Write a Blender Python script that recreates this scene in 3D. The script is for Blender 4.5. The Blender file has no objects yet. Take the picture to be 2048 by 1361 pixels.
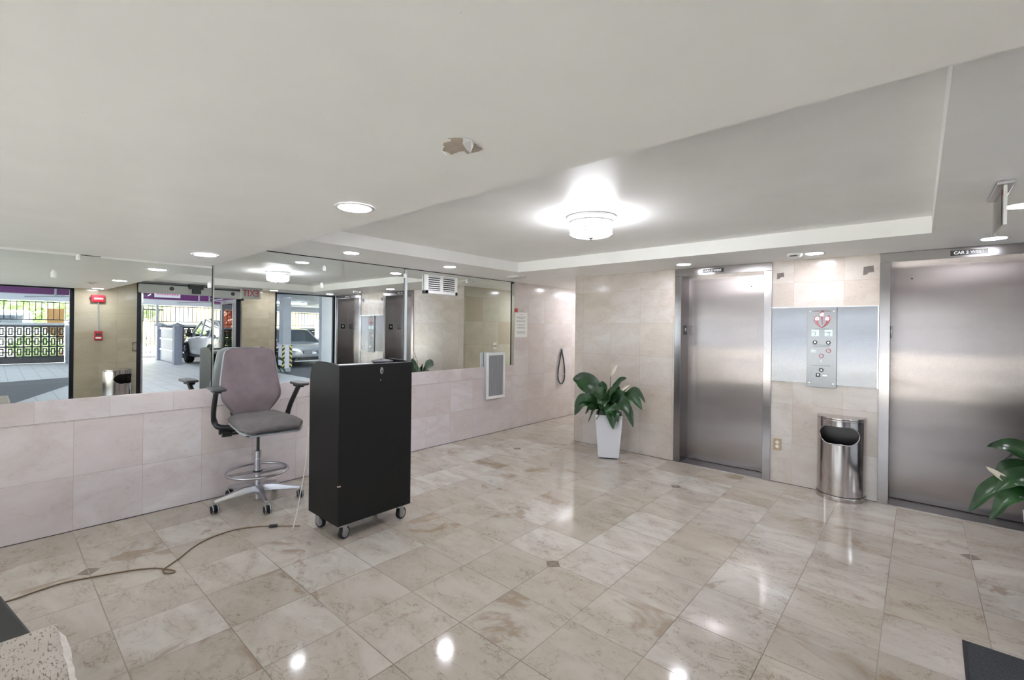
import bpy, bmesh, math, random
from mathutils import Vector, Matrix
random.seed(7)
PI = math.pi
C = bpy.context.scene.collection
sc = bpy.context.scene

# ------------------------------------------------------------------ camera
def make_camera():
    f, yaw, pitch, roll, cyp = 921.55, 0.7234, -0.001, 0.0118, 658.8
    cy, sy = math.cos(yaw), math.sin(yaw)
    fwd = Vector((-sy * math.cos(pitch), cy * math.cos(pitch), math.sin(pitch)))
    r0 = Vector((cy, sy, 0)); u0 = r0.cross(fwd)
    r = math.cos(roll) * r0 + math.sin(roll) * u0
    u = -math.sin(roll) * r0 + math.cos(roll) * u0
    cd = bpy.data.cameras.new('camera'); co = bpy.data.objects.new('camera', cd); C.objects.link(co)
    m = Matrix((( r.x, u.x, -fwd.x, 4.6112), (r.y, u.y, -fwd.y, 0.0), (r.z, u.z, -fwd.z, 1.5144), (0, 0, 0, 1)))
    co.matrix_world = m
    cd.sensor_width = 36; cd.sensor_fit = 'HORIZONTAL'; cd.lens = f / 2048 * 36
    cd.shift_y = -(680.5 - cyp) / 2048
    cd.clip_start = 0.05; cd.clip_end = 300
    sc.camera = co
make_camera()

# ------------------------------------------------------------------ sky, sun, exposure
SKY = 1.6
LAMP = 46.0
w = bpy.data.worlds.new('sky'); sc.world = w; w.use_nodes = True
nt = w.node_tree; nt.nodes.clear()
wo = nt.nodes.new('ShaderNodeOutputWorld'); bg = nt.nodes.new('ShaderNodeBackground')
bg.inputs[0].default_value = (0.91, 0.955, 1.0, 1); bg.inputs[1].default_value = SKY
nt.links.new(bg.outputs[0], wo.inputs[0])
sun = bpy.data.lights.new('sun', 'SUN'); sun.energy = 20.0; sun.angle = 0.02; sun.color = (1, .95, .86)
so = bpy.data.objects.new('sun', sun); C.objects.link(so)
so.rotation_euler = Vector((-.04, .42, -.9)).to_track_quat('-Z', 'Y').to_euler()
sc.view_settings.view_transform = 'Standard'; sc.view_settings.look = 'None'
sc.view_settings.gamma = 1.0; sc.view_settings.use_curve_mapping = False
sc.view_settings.exposure = 1.68
sc.cycles.use_denoising = True
sc.cycles.max_bounces = 12; sc.cycles.diffuse_bounces = 6; sc.cycles.glossy_bounces = 8
sc.cycles.transparent_max_bounces = 12; sc.cycles.sample_clamp_indirect = 6.0
sc.cycles.caustics_reflective = True; sc.cycles.blur_glossy = 0.5

# ------------------------------------------------------------------ constants (metres)
TX, TY = 0.4064, 0.4008          # floor tile pitch
OX, OY = 2.857, 0.408            # a tile corner that carries a diamond inset
YE = 5.264                       # elevator wall
XW = 5.42                        # entrance wall
XC = 1.107                       # corner of the elevator wall and the corridor
YF = -3.2                        # wall behind
YB = 1.25                        # edge of the dropped bulkhead
ZL, ZM, ZT = 2.021, 2.224, 2.345 # bulkhead, ceiling, tray
YD = 5.49                        # elevator door plane

# ------------------------------------------------------------------ material helpers
def lin(c):
    return tuple(((v / 255) / 12.92 if v / 255 <= .04045 else ((v / 255 + .055) / 1.055) ** 2.4) for v in c) + (1,)
class NT:
    def __init__(s, name):
        s.m = bpy.data.materials.new(name); s.m.use_nodes = True; s.t = s.m.node_tree; s.t.nodes.clear()
        s.out = s.n('ShaderNodeOutputMaterial'); s.b = s.n('ShaderNodeBsdfPrincipled'); s.l(s.b.outputs[0], s.out.inputs[0])
    def n(s, t, **k):
        x = s.t.nodes.new(t)
        for a, v in k.items(): setattr(x, a, v)
        return x
    def l(s, a, b): s.t.links.new(a, b)
    def put(s, inp, v):
        if hasattr(v, 'is_linked') or isinstance(v, bpy.types.NodeSocket): s.l(v, inp)
        else: inp.default_value = v
    def math(s, op, a, b=0.0, c=None):
        x = s.n('ShaderNodeMath', operation=op); s.put(x.inputs[0], a); s.put(x.inputs[1], b)
        if c is not None: s.put(x.inputs[2], c)
        return x.outputs[0]
    def mix(s, f, a, b, mode='MIX'):
        x = s.n('ShaderNodeMix', data_type='RGBA', blend_type=mode)
        s.put(x.inputs[0], f); s.put(x.inputs[6], a); s.put(x.inputs[7], b); return x.outputs[2]
    def ramp(s, f, stops):
        x = s.n('ShaderNodeValToRGB'); s.put(x.inputs[0], f); e = x.color_ramp.elements
        while len(e) < len(stops): e.new(0.5)
        for q, (p, c) in zip(e, stops): q.position = p; q.color = c if len(c) == 4 else tuple(c) + (1,)
        return x.outputs[0]
    def noise(s, vec, scale, detail=4, rough=.55, dist=0.0):
        x = s.n('ShaderNodeTexNoise'); s.put(x.inputs['Vector'], vec); x.inputs['Scale'].default_value = scale
        x.inputs['Detail'].default_value = detail; x.inputs['Roughness'].default_value = rough; x.inputs['Distortion'].default_value = dist
        return x.outputs[0]
    def pos(s):
        return s.n('ShaderNodeTexCoord').outputs['Object']
    def bump(s, h, strength=.2, dist=.01):
        x = s.n('ShaderNodeBump'); s.put(x.inputs['Height'], h); x.inputs['Strength'].default_value = strength
        x.inputs['Distance'].default_value = dist; s.l(x.outputs[0], s.b.inputs['Normal'])
def mat(name, col, rough=.5, metal=0.0, noise=0.0, nscale=20, spec=.5, bump=0.0, coat=0.0, emit=None, es=0.0):
    k = NT(name); c = lin(col)
    if noise:
        f = k.noise(k.pos(), nscale)
        d = tuple(max(0, v * (1 - noise)) for v in c[:3]) + (1,); h = tuple(min(1, v * (1 + noise)) for v in c[:3]) + (1,)
        k.l(k.ramp(f, [(.3, d), (.7, h)]), k.b.inputs['Base Color'])
        if bump: k.bump(f, bump, .003)
    else: k.b.inputs['Base Color'].default_value = c
    k.b.inputs['Roughness'].default_value = rough; k.b.inputs['Metallic'].default_value = metal
    k.b.inputs['Specular IOR Level'].default_value = spec; k.b.inputs['Coat Weight'].default_value = coat
    if emit:
        k.b.inputs['Emission Color'].default_value = lin(emit); k.b.inputs['Emission Strength'].default_value = es
    return k.m
def tile_mat(name, au, av, ou, pu, ov, pv, cols, rough=.09, diamonds=False, grout=(120, 108, 98), gw=.0022, stain=.5, coping=None, vein=1.0):
    """marble tiles in the plane of object axes au, av; the veins and tints change from tile to tile"""
    k = NT(name); P = k.pos(); sp = k.n('ShaderNodeSeparateXYZ'); k.l(P, sp.inputs[0])
    U = k.math('DIVIDE', k.math('SUBTRACT', sp.outputs[au], ou), pu); V = k.math('DIVIDE', k.math('SUBTRACT', sp.outputs[av], ov), pv)
    fu, fv = k.math('FLOOR', U), k.math('FLOOR', V)
    cell = k.n('ShaderNodeCombineXYZ'); k.l(fu, cell.inputs[0]); k.l(fv, cell.inputs[1])
    wn = k.n('ShaderNodeTexWhiteNoise', noise_dimensions='3D'); k.l(cell.outputs[0], wn.inputs['Vector'])
    rnd = wn.outputs['Value']
    off = k.n('ShaderNodeVectorMath', operation='MULTIPLY_ADD'); k.l(wn.outputs['Color'], off.inputs[0])
    off.inputs[1].default_value = (7, 7, 7); k.l(P, off.inputs[2]); Q = off.outputs[0]
    st = k.n('ShaderNodeMapping'); k.l(Q, st.inputs[0]); scl = [1, 1, 1]; scl[av] = 1.9; st.inputs['Scale'].default_value = scl
    rotv = [0, 0, 0]; rotv[3 - au - av] = .5; st.inputs['Rotation'].default_value = rotv
    n1 = k.noise(st.outputs[0], 2.6, 6, .6, .8); n2 = k.noise(st.outputs[0], 3.4, 9, .62, .5)
    base = k.ramp(rnd, [(0, lin(cols[0])), (.35, lin(cols[1])), (.7, lin(cols[2])), (1, lin(cols[3]))])
    c = k.mix(k.math('MULTIPLY', k.ramp(n1, [(.35, (0, 0, 0, 1)), (.7, (1, 1, 1, 1))]), .7), base, lin(cols[4]))
    # thin veins and brown stains
    v = k.math('ABSOLUTE', k.math('SUBTRACT', n2, .5))
    vm = k.math('MULTIPLY', k.ramp(v, [(0, (1, 1, 1, 1)), (.009, (0, 0, 0, 1))]), k.ramp(n1, [(.4, (.15, .15, .15, 1)), (.6, (1, 1, 1, 1))]))
    c = k.mix(k.math('MULTIPLY', vm, .6 * vein), c, lin(cols[5]))
    n3 = k.noise(Q, 7.5, 7, .6, .9); vf = k.ramp(k.math('ABSOLUTE', k.math('SUBTRACT', n3, .5)), [(0, (1, 1, 1, 1)), (.012, (0, 0, 0, 1))])
    c = k.mix(k.math('MULTIPLY', k.math('MULTIPLY', vf, k.ramp(n1, [(.45, (0, 0, 0, 1)), (.6, (1, 1, 1, 1))])), .34 * vein), c, lin(cols[5]))
    s = k.noise(Q, 1.7, 5, .62, .6); sm = k.ramp(s, [(.60, (0, 0, 0, 1)), (.65, (1, 1, 1, 1))])
    c = k.mix(k.math('MULTIPLY', sm, stain), c, lin(cols[6]))
    pit = k.noise(P, 26, 3, .6); c = k.mix(k.math('MULTIPLY', k.ramp(pit, [(.68, (0, 0, 0, 1)), (.74, (1, 1, 1, 1))]), .35), c, lin(cols[5]))
    # grout
    du = k.math('MULTIPLY', k.math('ABSOLUTE', k.math('SUBTRACT', U, k.math('ROUND', U))), pu)
    dv = k.math('MULTIPLY', k.math('ABSOLUTE', k.math('SUBTRACT', V, k.math('ROUND', V))), pv)
    g = k.math('LESS_THAN', k.math('MINIMUM', du, dv), gw * .5)
    gn = k.noise(P, 1.2, 2)
    c = k.mix(k.math('MULTIPLY', g, k.ramp(gn, [(.35, (.6, .6, .6, 1)), (.65, (1, 1, 1, 1))])), c, lin(grout))
    if diamonds:
        a = k.math('DIVIDE', U, 5.0); b = k.math('DIVIDE', V, 5.0)
        da = k.math('MULTIPLY', k.math('ABSOLUTE', k.math('SUBTRACT', a, k.math('ROUND', a))), 5 * pu)
        db = k.math('MULTIPLY', k.math('ABSOLUTE', k.math('SUBTRACT', b, k.math('ROUND', b))), 5 * pv)
        dd = k.math('LESS_THAN', k.math('ADD', da, db), .057)
        c = k.mix(dd, c, lin((128, 116, 106)))
    k.l(c, k.b.inputs['Base Color'])
    rr = k.math('ADD', k.math('MULTIPLY', n1, .06), rough - .02); rr = k.math('ADD', rr, k.math('MULTIPLY', g, .35))
    k.l(rr, k.b.inputs['Roughness'])
    k.b.inputs['Specular IOR Level'].default_value = .5
    hb = k.noise(P, 1.6, 2); bp = k.math('MULTIPLY', g, -1.0)
    k.bump(k.math('ADD', k.math('MULTIPLY', hb, .6), bp), .06, .002)
    return k.m

FLOORC = [(190, 183, 174), (177, 168, 158), (197, 192, 186), (182, 172, 160), (162, 151, 137), (96, 78, 62), (124, 100, 74)]
WALLC = [(208, 201, 196), (199, 189, 181), (213, 207, 204), (203, 191, 179), (188, 176, 163), (146, 126, 108), (184, 168, 150)]
WALLP = [(217, 208, 210), (210, 200, 201), (219, 213, 217), (213, 201, 196), (199, 187, 185), (158, 142, 136), (202, 188, 178)]
M = {}
M['floor'] = tile_mat('marble_floor', 0, 1, OX, TX, OY, TY, FLOORC, .07, True, (92, 78, 66), .0042, .5)
M['wallx'] = tile_mat('marble_wall_left', 1, 2, OY, TY, 0, .4, WALLP, .16, gw=.0018, stain=.12, vein=.5, grout=(150, 136, 126))
M['cope'] = tile_mat('marble_coping', 1, 2, .206, .3995, .806, .3, WALLP, .16, gw=.0018, stain=.12, vein=.5, grout=(150, 136, 126))
M['walle'] = tile_mat('marble_wall_back', 0, 2, 1.24, TX, 0, .4, WALLC, .16, gw=.0018, stain=.2, vein=.6, grout=(150, 132, 112))
M['walln'] = tile_mat('marble_wall_entrance', 1, 2, .8, .6, .43, .41, [(178, 168, 148)] * 2 + [(184, 174, 154)] * 2 + [(166, 154, 132), (140, 122, 98), (168, 152, 126)], .1, gw=.002, stain=.1, vein=.4)
M['wallc'] = tile_mat('marble_corridor', 1, 2, 5.3, .41, 0, .41, [(186, 186, 166), (196, 190, 172), (192, 192, 174), (178, 166, 142), (176, 172, 150), (150, 140, 116), (172, 160, 130)], .14, gw=.002, stain=.1, vein=.4)
# ceiling paint with faint scuffs
k = NT('ceiling_paint'); P = k.pos(); n = k.noise(P, 3.0, 4); sc1 = k.noise(P, 38, 2)
mp = k.n('ShaderNodeMapping'); k.l(P, mp.inputs[0]); mp.inputs['Scale'].default_value = (2, 26, 2); mp.inputs['Rotation'].default_value = (0, 0, .9)
s2 = k.noise(mp.outputs[0], 2.2, 2)
c = k.ramp(n, [(.3, lin((240, 240, 239))), (.7, lin((245, 245, 244)))])
c = k.mix(k.math('MULTIPLY', k.math('GREATER_THAN', sc1, .80), .35), c, lin((150, 142, 138)))
c = k.mix(k.math('MULTIPLY', k.math('GREATER_THAN', s2, .80), .3), c, lin((170, 164, 160)))
k.l(c, k.b.inputs['Base Color']); k.b.inputs['Roughness'].default_value = .45; k.bump(k.noise(P, 5, 2), .05, .002)
M['ceil'] = k.m
M['white'] = mat('white_paint', (230, 230, 230), .4)
M['mirror'] = mat('mirror_silver', (238, 242, 240), 0.0, 1.0)
M['edge'] = mat('mirror_edge_trim', (190, 196, 194), .18, .9)
M['darkgap'] = mat('dark_gap', (40, 36, 34), .7)
def steel(name, col=(176, 172, 172), rough=.2, wave=.0, brushed=0, aniso=.6, wdist=.02, arot=0.0):
    k = NT(name); P = k.pos(); k.b.inputs['Base Color'].default_value = lin(col); k.b.inputs['Metallic'].default_value = 1
    mp = k.n('ShaderNodeMapping'); k.l(P, mp.inputs[0]); s = [300, 300, 300]; s[brushed] = 3; mp.inputs['Scale'].default_value = s
    g = k.noise(mp.outputs[0], 1.0, 2); k.l(k.math('ADD', k.math('MULTIPLY', g, .008), rough - .004), k.b.inputs['Roughness'])
    k.b.inputs['Anisotropic'].default_value = aniso; k.b.inputs['Anisotropic Rotation'].default_value = arot
    if wave:
        mq = k.n('ShaderNodeMapping'); k.l(P, mq.inputs[0]); mq.inputs['Scale'].default_value = (.5, .5, 1.7)
        k.bump(k.noise(mq.outputs[0], 1.5, 1, .4), wave, wdist)
    return k.m
M['door'] = steel('brushed_steel_door', (150, 142, 141), .25, .5, aniso=.8)
M['frame'] = steel('brushed_steel_frame', (148, 143, 144), .18, .1, 2, aniso=0.0)
M['panel'] = steel('brushed_steel_panel', (138, 138, 143), .26, .45, aniso=.8)
M['plate'] = steel('brushed_steel_plate', (140, 140, 144), .32, 0)
M['bin'] = steel('satin_steel_bin', (196, 190, 188), .16, 0, 2)
M['liner'] = mat('dark_steel_liner', (66, 64, 64), .3, .9)
M['chrome'] = mat('chrome', (215, 215, 218), .12, 1)
M['alu'] = mat('polished_aluminium', (190, 190, 196), .28, 1)
M['galv'] = mat('galvanised_metal', (170, 172, 174), .35, .9)
M['black'] = mat('black_plastic', (28, 28, 31), .45)
M['rubber'] = mat('black_rubber', (22, 20, 24), .6)
M['signblack'] = mat('sign_black', (14, 14, 14), .3)
M['darkwood'] = mat('black_textured_laminate', (8, 8, 8), .45, spec=.3, noise=.35, nscale=90, bump=.25)
M['padtop'] = mat('charcoal_arm_pad', (58, 58, 62), .4)
M['darktop'] = mat('dark_grey_laminate', (92, 92, 98), .3)
M['fabric'] = mat('mauve_grey_fabric', (124, 113, 116), .92, noise=.12, nscale=9, spec=.1, bump=.1)
M['seatfab'] = mat('grey_seat_fabric', (112, 108, 108), .92, noise=.12, nscale=9, spec=.1, bump=.1)
M['shell'] = mat('pale_grey_plastic', (176, 178, 182), .4)
M['pot'] = mat('matte_white_planter', (214, 214, 220), .5)
M['soil'] = mat('potting_soil', (52, 40, 30), .9, noise=.4, nscale=60)
M['spathe'] = mat('cream_spathe', (232, 222, 206), .6)
M['stem'] = mat('plant_stem', (92, 92, 52), .6)
k = NT('lily_leaf'); P = k.pos(); nn = k.noise(P, 6, 3); k.l(k.ramp(nn, [(.3, lin((16, 42, 20))), (.7, lin((40, 80, 38)))]), k.b.inputs['Base Color'])
k.b.inputs['Roughness'].default_value = .3; M['leaf'] = k.m
M['brass'] = mat('sockets_white', (225, 222, 216), .4)
M['outletp'] = mat('outlet_plate', (170, 150, 124), .35, .5)
M['ivory'] = mat('ivory_plastic', (226, 224, 212), .4)
M['red'] = mat('red_plastic', (176, 28, 44), .35)
M['redring'] = mat('red_enamel', (176, 44, 66), .35)
M['ink'] = mat('black_ink', (50, 50, 52), .5)
M['paper'] = mat('white_paper', (240, 240, 240), .6)
M['cord'] = mat('brown_cord', (106, 84, 60), .45)
M['wcord'] = mat('white_cord', (225, 220, 214), .4)
M['hose'] = mat('teal_black_hose', (32, 48, 58), .4)
M['mat'] = mat('charcoal_mat', (66, 68, 70), .95, noise=.4, nscale=160, spec=.1)
M['dark'] = mat('dark_bronze_frame', (38, 40, 50), .35, .6)
M['plaster'] = mat('bare_plaster', (176, 164, 152), .85, noise=.12, nscale=30)
M['tape'] = mat('grey_putty', (120, 112, 108), .8, noise=.3, nscale=80)
M['screen'] = mat('lit_display', (170, 195, 205), .3, emit=(205, 228, 236), es=.2)
M['lamp'] = mat('lit_diffuser', (255, 255, 255), .5, emit=(246, 246, 255), es=LAMP)
M['lampsoft'] = mat('lit_glass_shade', (255, 255, 255), .4, emit=(248, 250, 255), es=20.0)
M['tubeglow'] = mat('lit_tube', (255, 255, 255), .4, emit=(244, 249, 255), es=17.0)
M['exitred'] = mat('exit_red', (222, 70, 86), .4)
k = NT('clear_acrylic'); k.b.inputs['Base Color'].default_value = lin((226, 232, 238)); k.b.inputs['Roughness'].default_value = .08
k.b.inputs['Alpha'].default_value = .55; M['acrylic'] = k.m
k = NT('window_glass'); k.t.nodes.remove(k.b); tr = k.n('ShaderNodeBsdfTransparent'); gl = k.n('ShaderNodeBsdfGlossy'); mx = k.n('ShaderNodeMixShader')
tr.inputs[0].default_value = (.93, .96, .97, 1); gl.inputs['Roughness'].default_value = .01
fr = k.n('ShaderNodeFresnel'); fr.inputs[0].default_value = 1.45
k.l(fr.outputs[0], mx.inputs[0]); k.l(tr.outputs[0], mx.inputs[1]); k.l(gl.outputs[0], mx.inputs[2]); k.l(mx.outputs[0], k.out.inputs[0])
M['glass'] = k.m
# travertine
k = NT('travertine'); P = k.pos(); mp = k.n('ShaderNodeMapping'); k.l(P, mp.inputs[0]); mp.inputs['Scale'].default_value = (1, 3.2, 2); mp.inputs['Rotation'].default_value = (0, 0, .25)
n1 = k.noise(mp.outputs[0], 62, 3, .55); n2 = k.noise(P, 3, 3)
c = k.ramp(n2, [(.3, lin((168, 158, 148))), (.7, lin((188, 180, 172)))])
c = k.mix(k.ramp(n1, [(.60, (0, 0, 0, 1)), (.66, (1, 1, 1, 1))]), c, lin((112, 100, 92)))
k.l(c, k.b.inputs['Base Color']); k.b.inputs['Roughness'].default_value = .6
k.bump(k.ramp(n1, [(.58, (1, 1, 1, 1)), (.66, (0, 0, 0, 1))]), .8, .006); M['trav'] = k.m
M['chipped'] = mat('chipped_stone_edge', (206, 200, 194), .85, noise=.15, nscale=40, bump=.6)
# outdoors
k = NT('paver_driveway'); P = k.pos(); br = k.n('ShaderNodeTexBrick'); k.l(P, br.inputs['Vector'])
br.inputs['Scale'].default_value = 1.0; br.inputs['Brick Width'].default_value = .3; br.inputs['Row Height'].default_value = .3
br.inputs['Mortar Size'].default_value = .006; br.inputs['Color1'].default_value = lin((226, 227, 230)); br.inputs['Color2'].default_value = lin((216, 217, 222)); br.inputs['Mortar'].default_value = lin((170, 174, 180))
k.l(br.outputs[0], k.b.inputs['Base Color']); k.b.inputs['Roughness'].default_value = .55; M['paver'] = k.m
M['asphalt'] = mat('asphalt', (104, 107, 114), .7, noise=.2, nscale=30)
M['street'] = mat('street_concrete', (190, 188, 182), .8, noise=.08, nscale=2)
M['concrete'] = mat('painted_concrete', (176, 182, 192), .6, noise=.06, nscale=3)
M['white2'] = mat('white_masonry_paint', (226, 230, 238), .6)
M['purple'] = mat('purple_paint', (112, 48, 118), .5, noise=.15, nscale=2)
M['breeze'] = mat('grey_breeze_block', (88, 88, 92), .8, noise=.1, nscale=12)
M['iron'] = mat('black_iron', (50, 50, 62), .5)
k = NT('white_planks'); P = k.pos(); wv = k.n('ShaderNodeTexWave', wave_type='BANDS', bands_direction='X'); k.l(P, wv.inputs[0]); wv.inputs['Scale'].default_value = 4
k.l(k.ramp(wv.outputs[1], [(.0, lin((110, 116, 130))), (.16, lin((186, 190, 202)))]), k.b.inputs['Base Color']); M['plank'] = k.m
M['brickw'] = mat('pale_brick', (150, 156, 170), .7, noise=.08, nscale=14)
M['cream'] = mat('cream_stucco', (214, 204, 150), .8, noise=.05, nscale=2)
M['hedge'] = mat('hedge_green', (168, 190, 138), .8, noise=.45, nscale=14)
M['hedge2'] = mat('pink_blossom', (196, 130, 110), .8, noise=.4, nscale=14)
M['silver'] = mat('silver_car_paint', (214, 218, 226), .25, .3, coat=1)
M['carglass'] = mat('tinted_car_glass', (70, 78, 88), .05, 0, spec=1, coat=1)
M['tyre'] = mat('tyre_rubber', (30, 30, 34), .7)
M['rim'] = mat('alloy_rim', (170, 174, 182), .25, .9)
M['tail'] = mat('purple_red_tail_lamp', (120, 30, 90), .2, coat=1)
M['headl'] = mat('headlamp_lens', (205, 212, 220), .08, .3, coat=1)
M['yellow'] = mat('hazard_yellow', (226, 206, 130), .5)
M['brown'] = mat('brown_shutter', (110, 78, 40), .7)
M['greenp'] = mat('pale_green_panel', (150, 178, 140), .6)
M['pinkp'] = mat('pink_banner', (226, 120, 176), .6)

# ------------------------------------------------------------------ mesh helpers
def obj(name, bm, m, parent=None, smooth=False, bevel=0.0, seg=2, auto=None):
    me = bpy.data.meshes.new(name); bmesh.ops.recalc_face_normals(bm, faces=bm.faces[:]); bm.to_mesh(me); bm.free()
    o = bpy.data.objects.new(name, me); C.objects.link(o)
    for x in (m if isinstance(m, (list, tuple)) else [m]): me.materials.append(x)
    if smooth:
        for p in me.polygons: p.use_smooth = True
    if bevel:
        b = o.modifiers.new('bevel', 'BEVEL'); b.width = bevel; b.segments = seg; b.limit_method = 'ANGLE'; b.angle_limit = math.radians(40)
        for p in me.polygons: p.use_smooth = True
        wn = o.modifiers.new('wn', 'WEIGHTED_NORMAL'); wn.keep_sharp = True
    if parent: o.parent = parent
    return o
def thing(name, label, cat, loc=(0, 0, 0), rz=0.0, group=None):
    o = bpy.data.objects.new(name, None); C.objects.link(o); o.location = loc; o.rotation_euler = (0, 0, rz)
    o['label'] = label; o['category'] = cat
    if group: o['group'] = group
    return o
def tag(o, label, cat, group=None):
    o['label'] = label; o['category'] = cat
    if group: o['group'] = group
    return o
def struct(name, bm, m, **k):
    o = obj(name, bm, m, **k); o['kind'] = 'structure'; return o
def box(bm, x0, x1, y0, y1, z0, z1, mi=0):
    v = [bm.verts.new(p) for p in ((x0, y0, z0), (x1, y0, z0), (x1, y1, z0), (x0, y1, z0), (x0, y0, z1), (x1, y0, z1), (x1, y1, z1), (x0, y1, z1))]
    for q in ((0, 3, 2, 1), (4, 5, 6, 7), (0, 1, 5, 4), (1, 2, 6, 5), (2, 3, 7, 6), (3, 0, 4, 7)):
        bm.faces.new([v[i] for i in q]).material_index = mi
    return v
def B(*a):
    bm = bmesh.new()
    if a: box(bm, *a)
    return bm
def cyl(bm, p0, p1, r0, r1=None, n=20, cap=True, mi=0):
    p0, p1 = Vector(p0), Vector(p1); r1 = r0 if r1 is None else r1
    d = (p1 - p0).normalized(); a = d.orthogonal().normalized(); b = d.cross(a)
    A = [bm.verts.new(p0 + (a * math.cos(2 * PI * i / n) + b * math.sin(2 * PI * i / n)) * r0) for i in range(n)]
    D = [bm.verts.new(p1 + (a * math.cos(2 * PI * i / n) + b * math.sin(2 * PI * i / n)) * r1) for i in range(n)]
    for i in range(n): bm.faces.new((A[i], A[(i + 1) % n], D[(i + 1) % n], D[i])).material_index = mi
    if cap: bm.faces.new(A[::-1]).material_index = mi; bm.faces.new(D).material_index = mi
def cy_(*a, **k):
    bm = bmesh.new(); cyl(bm, *a, **k); return bm
def lathe(bm, prof, c=(0, 0, 0), n=32, cap=True):
    R = []
    for r, z in prof: R.append([bm.verts.new((c[0] + r * math.cos(2 * PI * i / n), c[1] + r * math.sin(2 * PI * i / n), c[2] + z)) for i in range(n)])
    for a, b in zip(R, R[1:]):
        for i in range(n): bm.faces.new((a[i], a[(i + 1) % n], b[(i + 1) % n], b[i]))
    if cap: bm.faces.new(R[0]); bm.faces.new(R[-1])
def tube(bm, pts, r, n=8, closed=False, flat=1.0):
    pts = [Vector(p) for p in pts]; rings = []; N = len(pts); up = Vector((0, 0, 1))
    for i, p in enumerate(pts):
        t = (pts[(i + 1) % N] - pts[i - 1]) if closed else (pts[min(i + 1, N - 1)] - pts[max(i - 1, 0)])
        t.normalize(); a = t.cross(up)
        if a.length < 1e-3: a = t.orthogonal()
        a.normalize(); b = a.cross(t).normalized(); rr = r[i] if isinstance(r, (list, tuple)) else r
        rings.append([bm.verts.new(p + a * math.cos(2 * PI * j / n) * rr + b * math.sin(2 * PI * j / n) * rr * flat) for j in range(n)])
    M_ = N if closed else N - 1
    for i in range(M_):
        A, D = rings[i], rings[(i + 1) % N]
        for j in range(n): bm.faces.new((A[j], A[(j + 1) % n], D[(j + 1) % n], D[j]))
    if not closed: bm.faces.new(rings[0]); bm.faces.new(rings[-1])
def spline(pts, k=8):
    P = [Vector(p) for p in pts]; out = []
    for i in range(len(P) - 1):
        a, b, c, d = P[max(i - 1, 0)], P[i], P[i + 1], P[min(i + 2, len(P) - 1)]
        for j in range(k):
            t = j / k; out.append(.5 * ((2 * b) + (c - a) * t + (2 * a - 5 * b + 4 * c - d) * t * t + (3 * b - a - 3 * c + d) * t ** 3))
    out.append(P[-1]); return out
def prism(bm, pts, axis, a0, a1, mi=0):
    """extrude a polygon of 2-D points along an axis (0 x, 1 y, 2 z)"""
    def mk(p, a):
        q = list(p); q.insert(axis, a); return bm.verts.new(q)
    A = [mk(p, a0) for p in pts]; D = [mk(p, a1) for p in pts]; n = len(pts)
    for i in range(n): bm.faces.new((A[i], A[(i + 1) % n], D[(i + 1) % n], D[i])).material_index = mi
    bm.faces.new(A[::-1]).material_index = mi; bm.faces.new(D).material_index = mi
def rrect(x0, x1, z0, z1, r, n=6):
    out = []
    for cx, cz, a in ((x1 - r, z1 - r, 0), (x0 + r, z1 - r, 90), (x0 + r, z0 + r, 180), (x1 - r, z0 + r, 270)):
        for i in range(n + 1):
            t = math.radians(a + 90 * i / n); out.append((cx + r * math.cos(t), cz + r * math.sin(t)))
    return out
def text(name, s, size, m, parent, loc, rot, sx=1.0, bold=0.0, sp=1.0):
    cu = bpy.data.curves.new('t', 'FONT'); cu.body = s; cu.size = size; cu.extrude = .0006; cu.offset = bold; cu.space_character = sp
    cu.align_x = 'CENTER'; cu.align_y = 'CENTER'
    t = bpy.data.objects.new('t', cu); C.objects.link(t); bpy.context.view_layer.update()
    me = bpy.data.meshes.new_from_object(t); bpy.data.objects.remove(t)
    o = bpy.data.objects.new(name, me); C.objects.link(o); me.materials.clear(); me.materials.append(m)
    o.location = loc; o.rotation_euler = rot; o.scale = (sx, 1, 1)
    if parent: o.parent = parent
    return o

# ================================================================== SETTING
struct('floor', B(-.02, XW + .05, YF, 12, -.1, 0), M['floor'])
# left wall: marble up to the ledge, mirror above, marble again past the mirror
struct('wall_left', B(-.2, 0, YF, 12, 0, .806), M['wallx'])
struct('wall_left', B(-.2, .004, YF, 5.267, .806, .967), M['cope'], bevel=.006)
struct('wall_left', B(-.2, 0, 5.267, 12, .806, 2.6), M['wallx'])
struct('wall_left', B(-.2, -.03, YF, 5.267, .967, 2.6), M['darkgap'])
# elevator wall pieces
E1, E2 = (2.486, 3.49), (4.345, 5.42)
bm = bmesh.new(); box(bm, XC + .004, E1[0], YE, YE + .3, 0, 2.4); struct('wall_back', bm, M['walle'])
struct('wall_back', B(E1[1], E2[0], YE, YE + .3, 0, 2.4), M['walle'])
struct('wall_back', B(XC + .004, XW + .3, YE + .3, YE + .5, 0, 2.4), M['walle'])
struct('wall_corridor', B(XC, XC + .004, YE, 12, 0, 2.4), M['wallc'])
struct('wall_end', B(-.2, XC + .3, 12, 12.2, 0, 2.4), M['white'])
# thin dark strips that paint a shadow line under the marble
for nm, a in (('shade_line_1', (-.001, .003, YF, 12, 0, .004)), ('shade_line_2', (XC, E1[0], YE - .003, YE, 0, .004)), ('shade_line_3', (E1[1], E2[0], YE - .003, YE, 0, .004))):
    struct(nm, B(*a), M['darkgap'])
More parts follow.
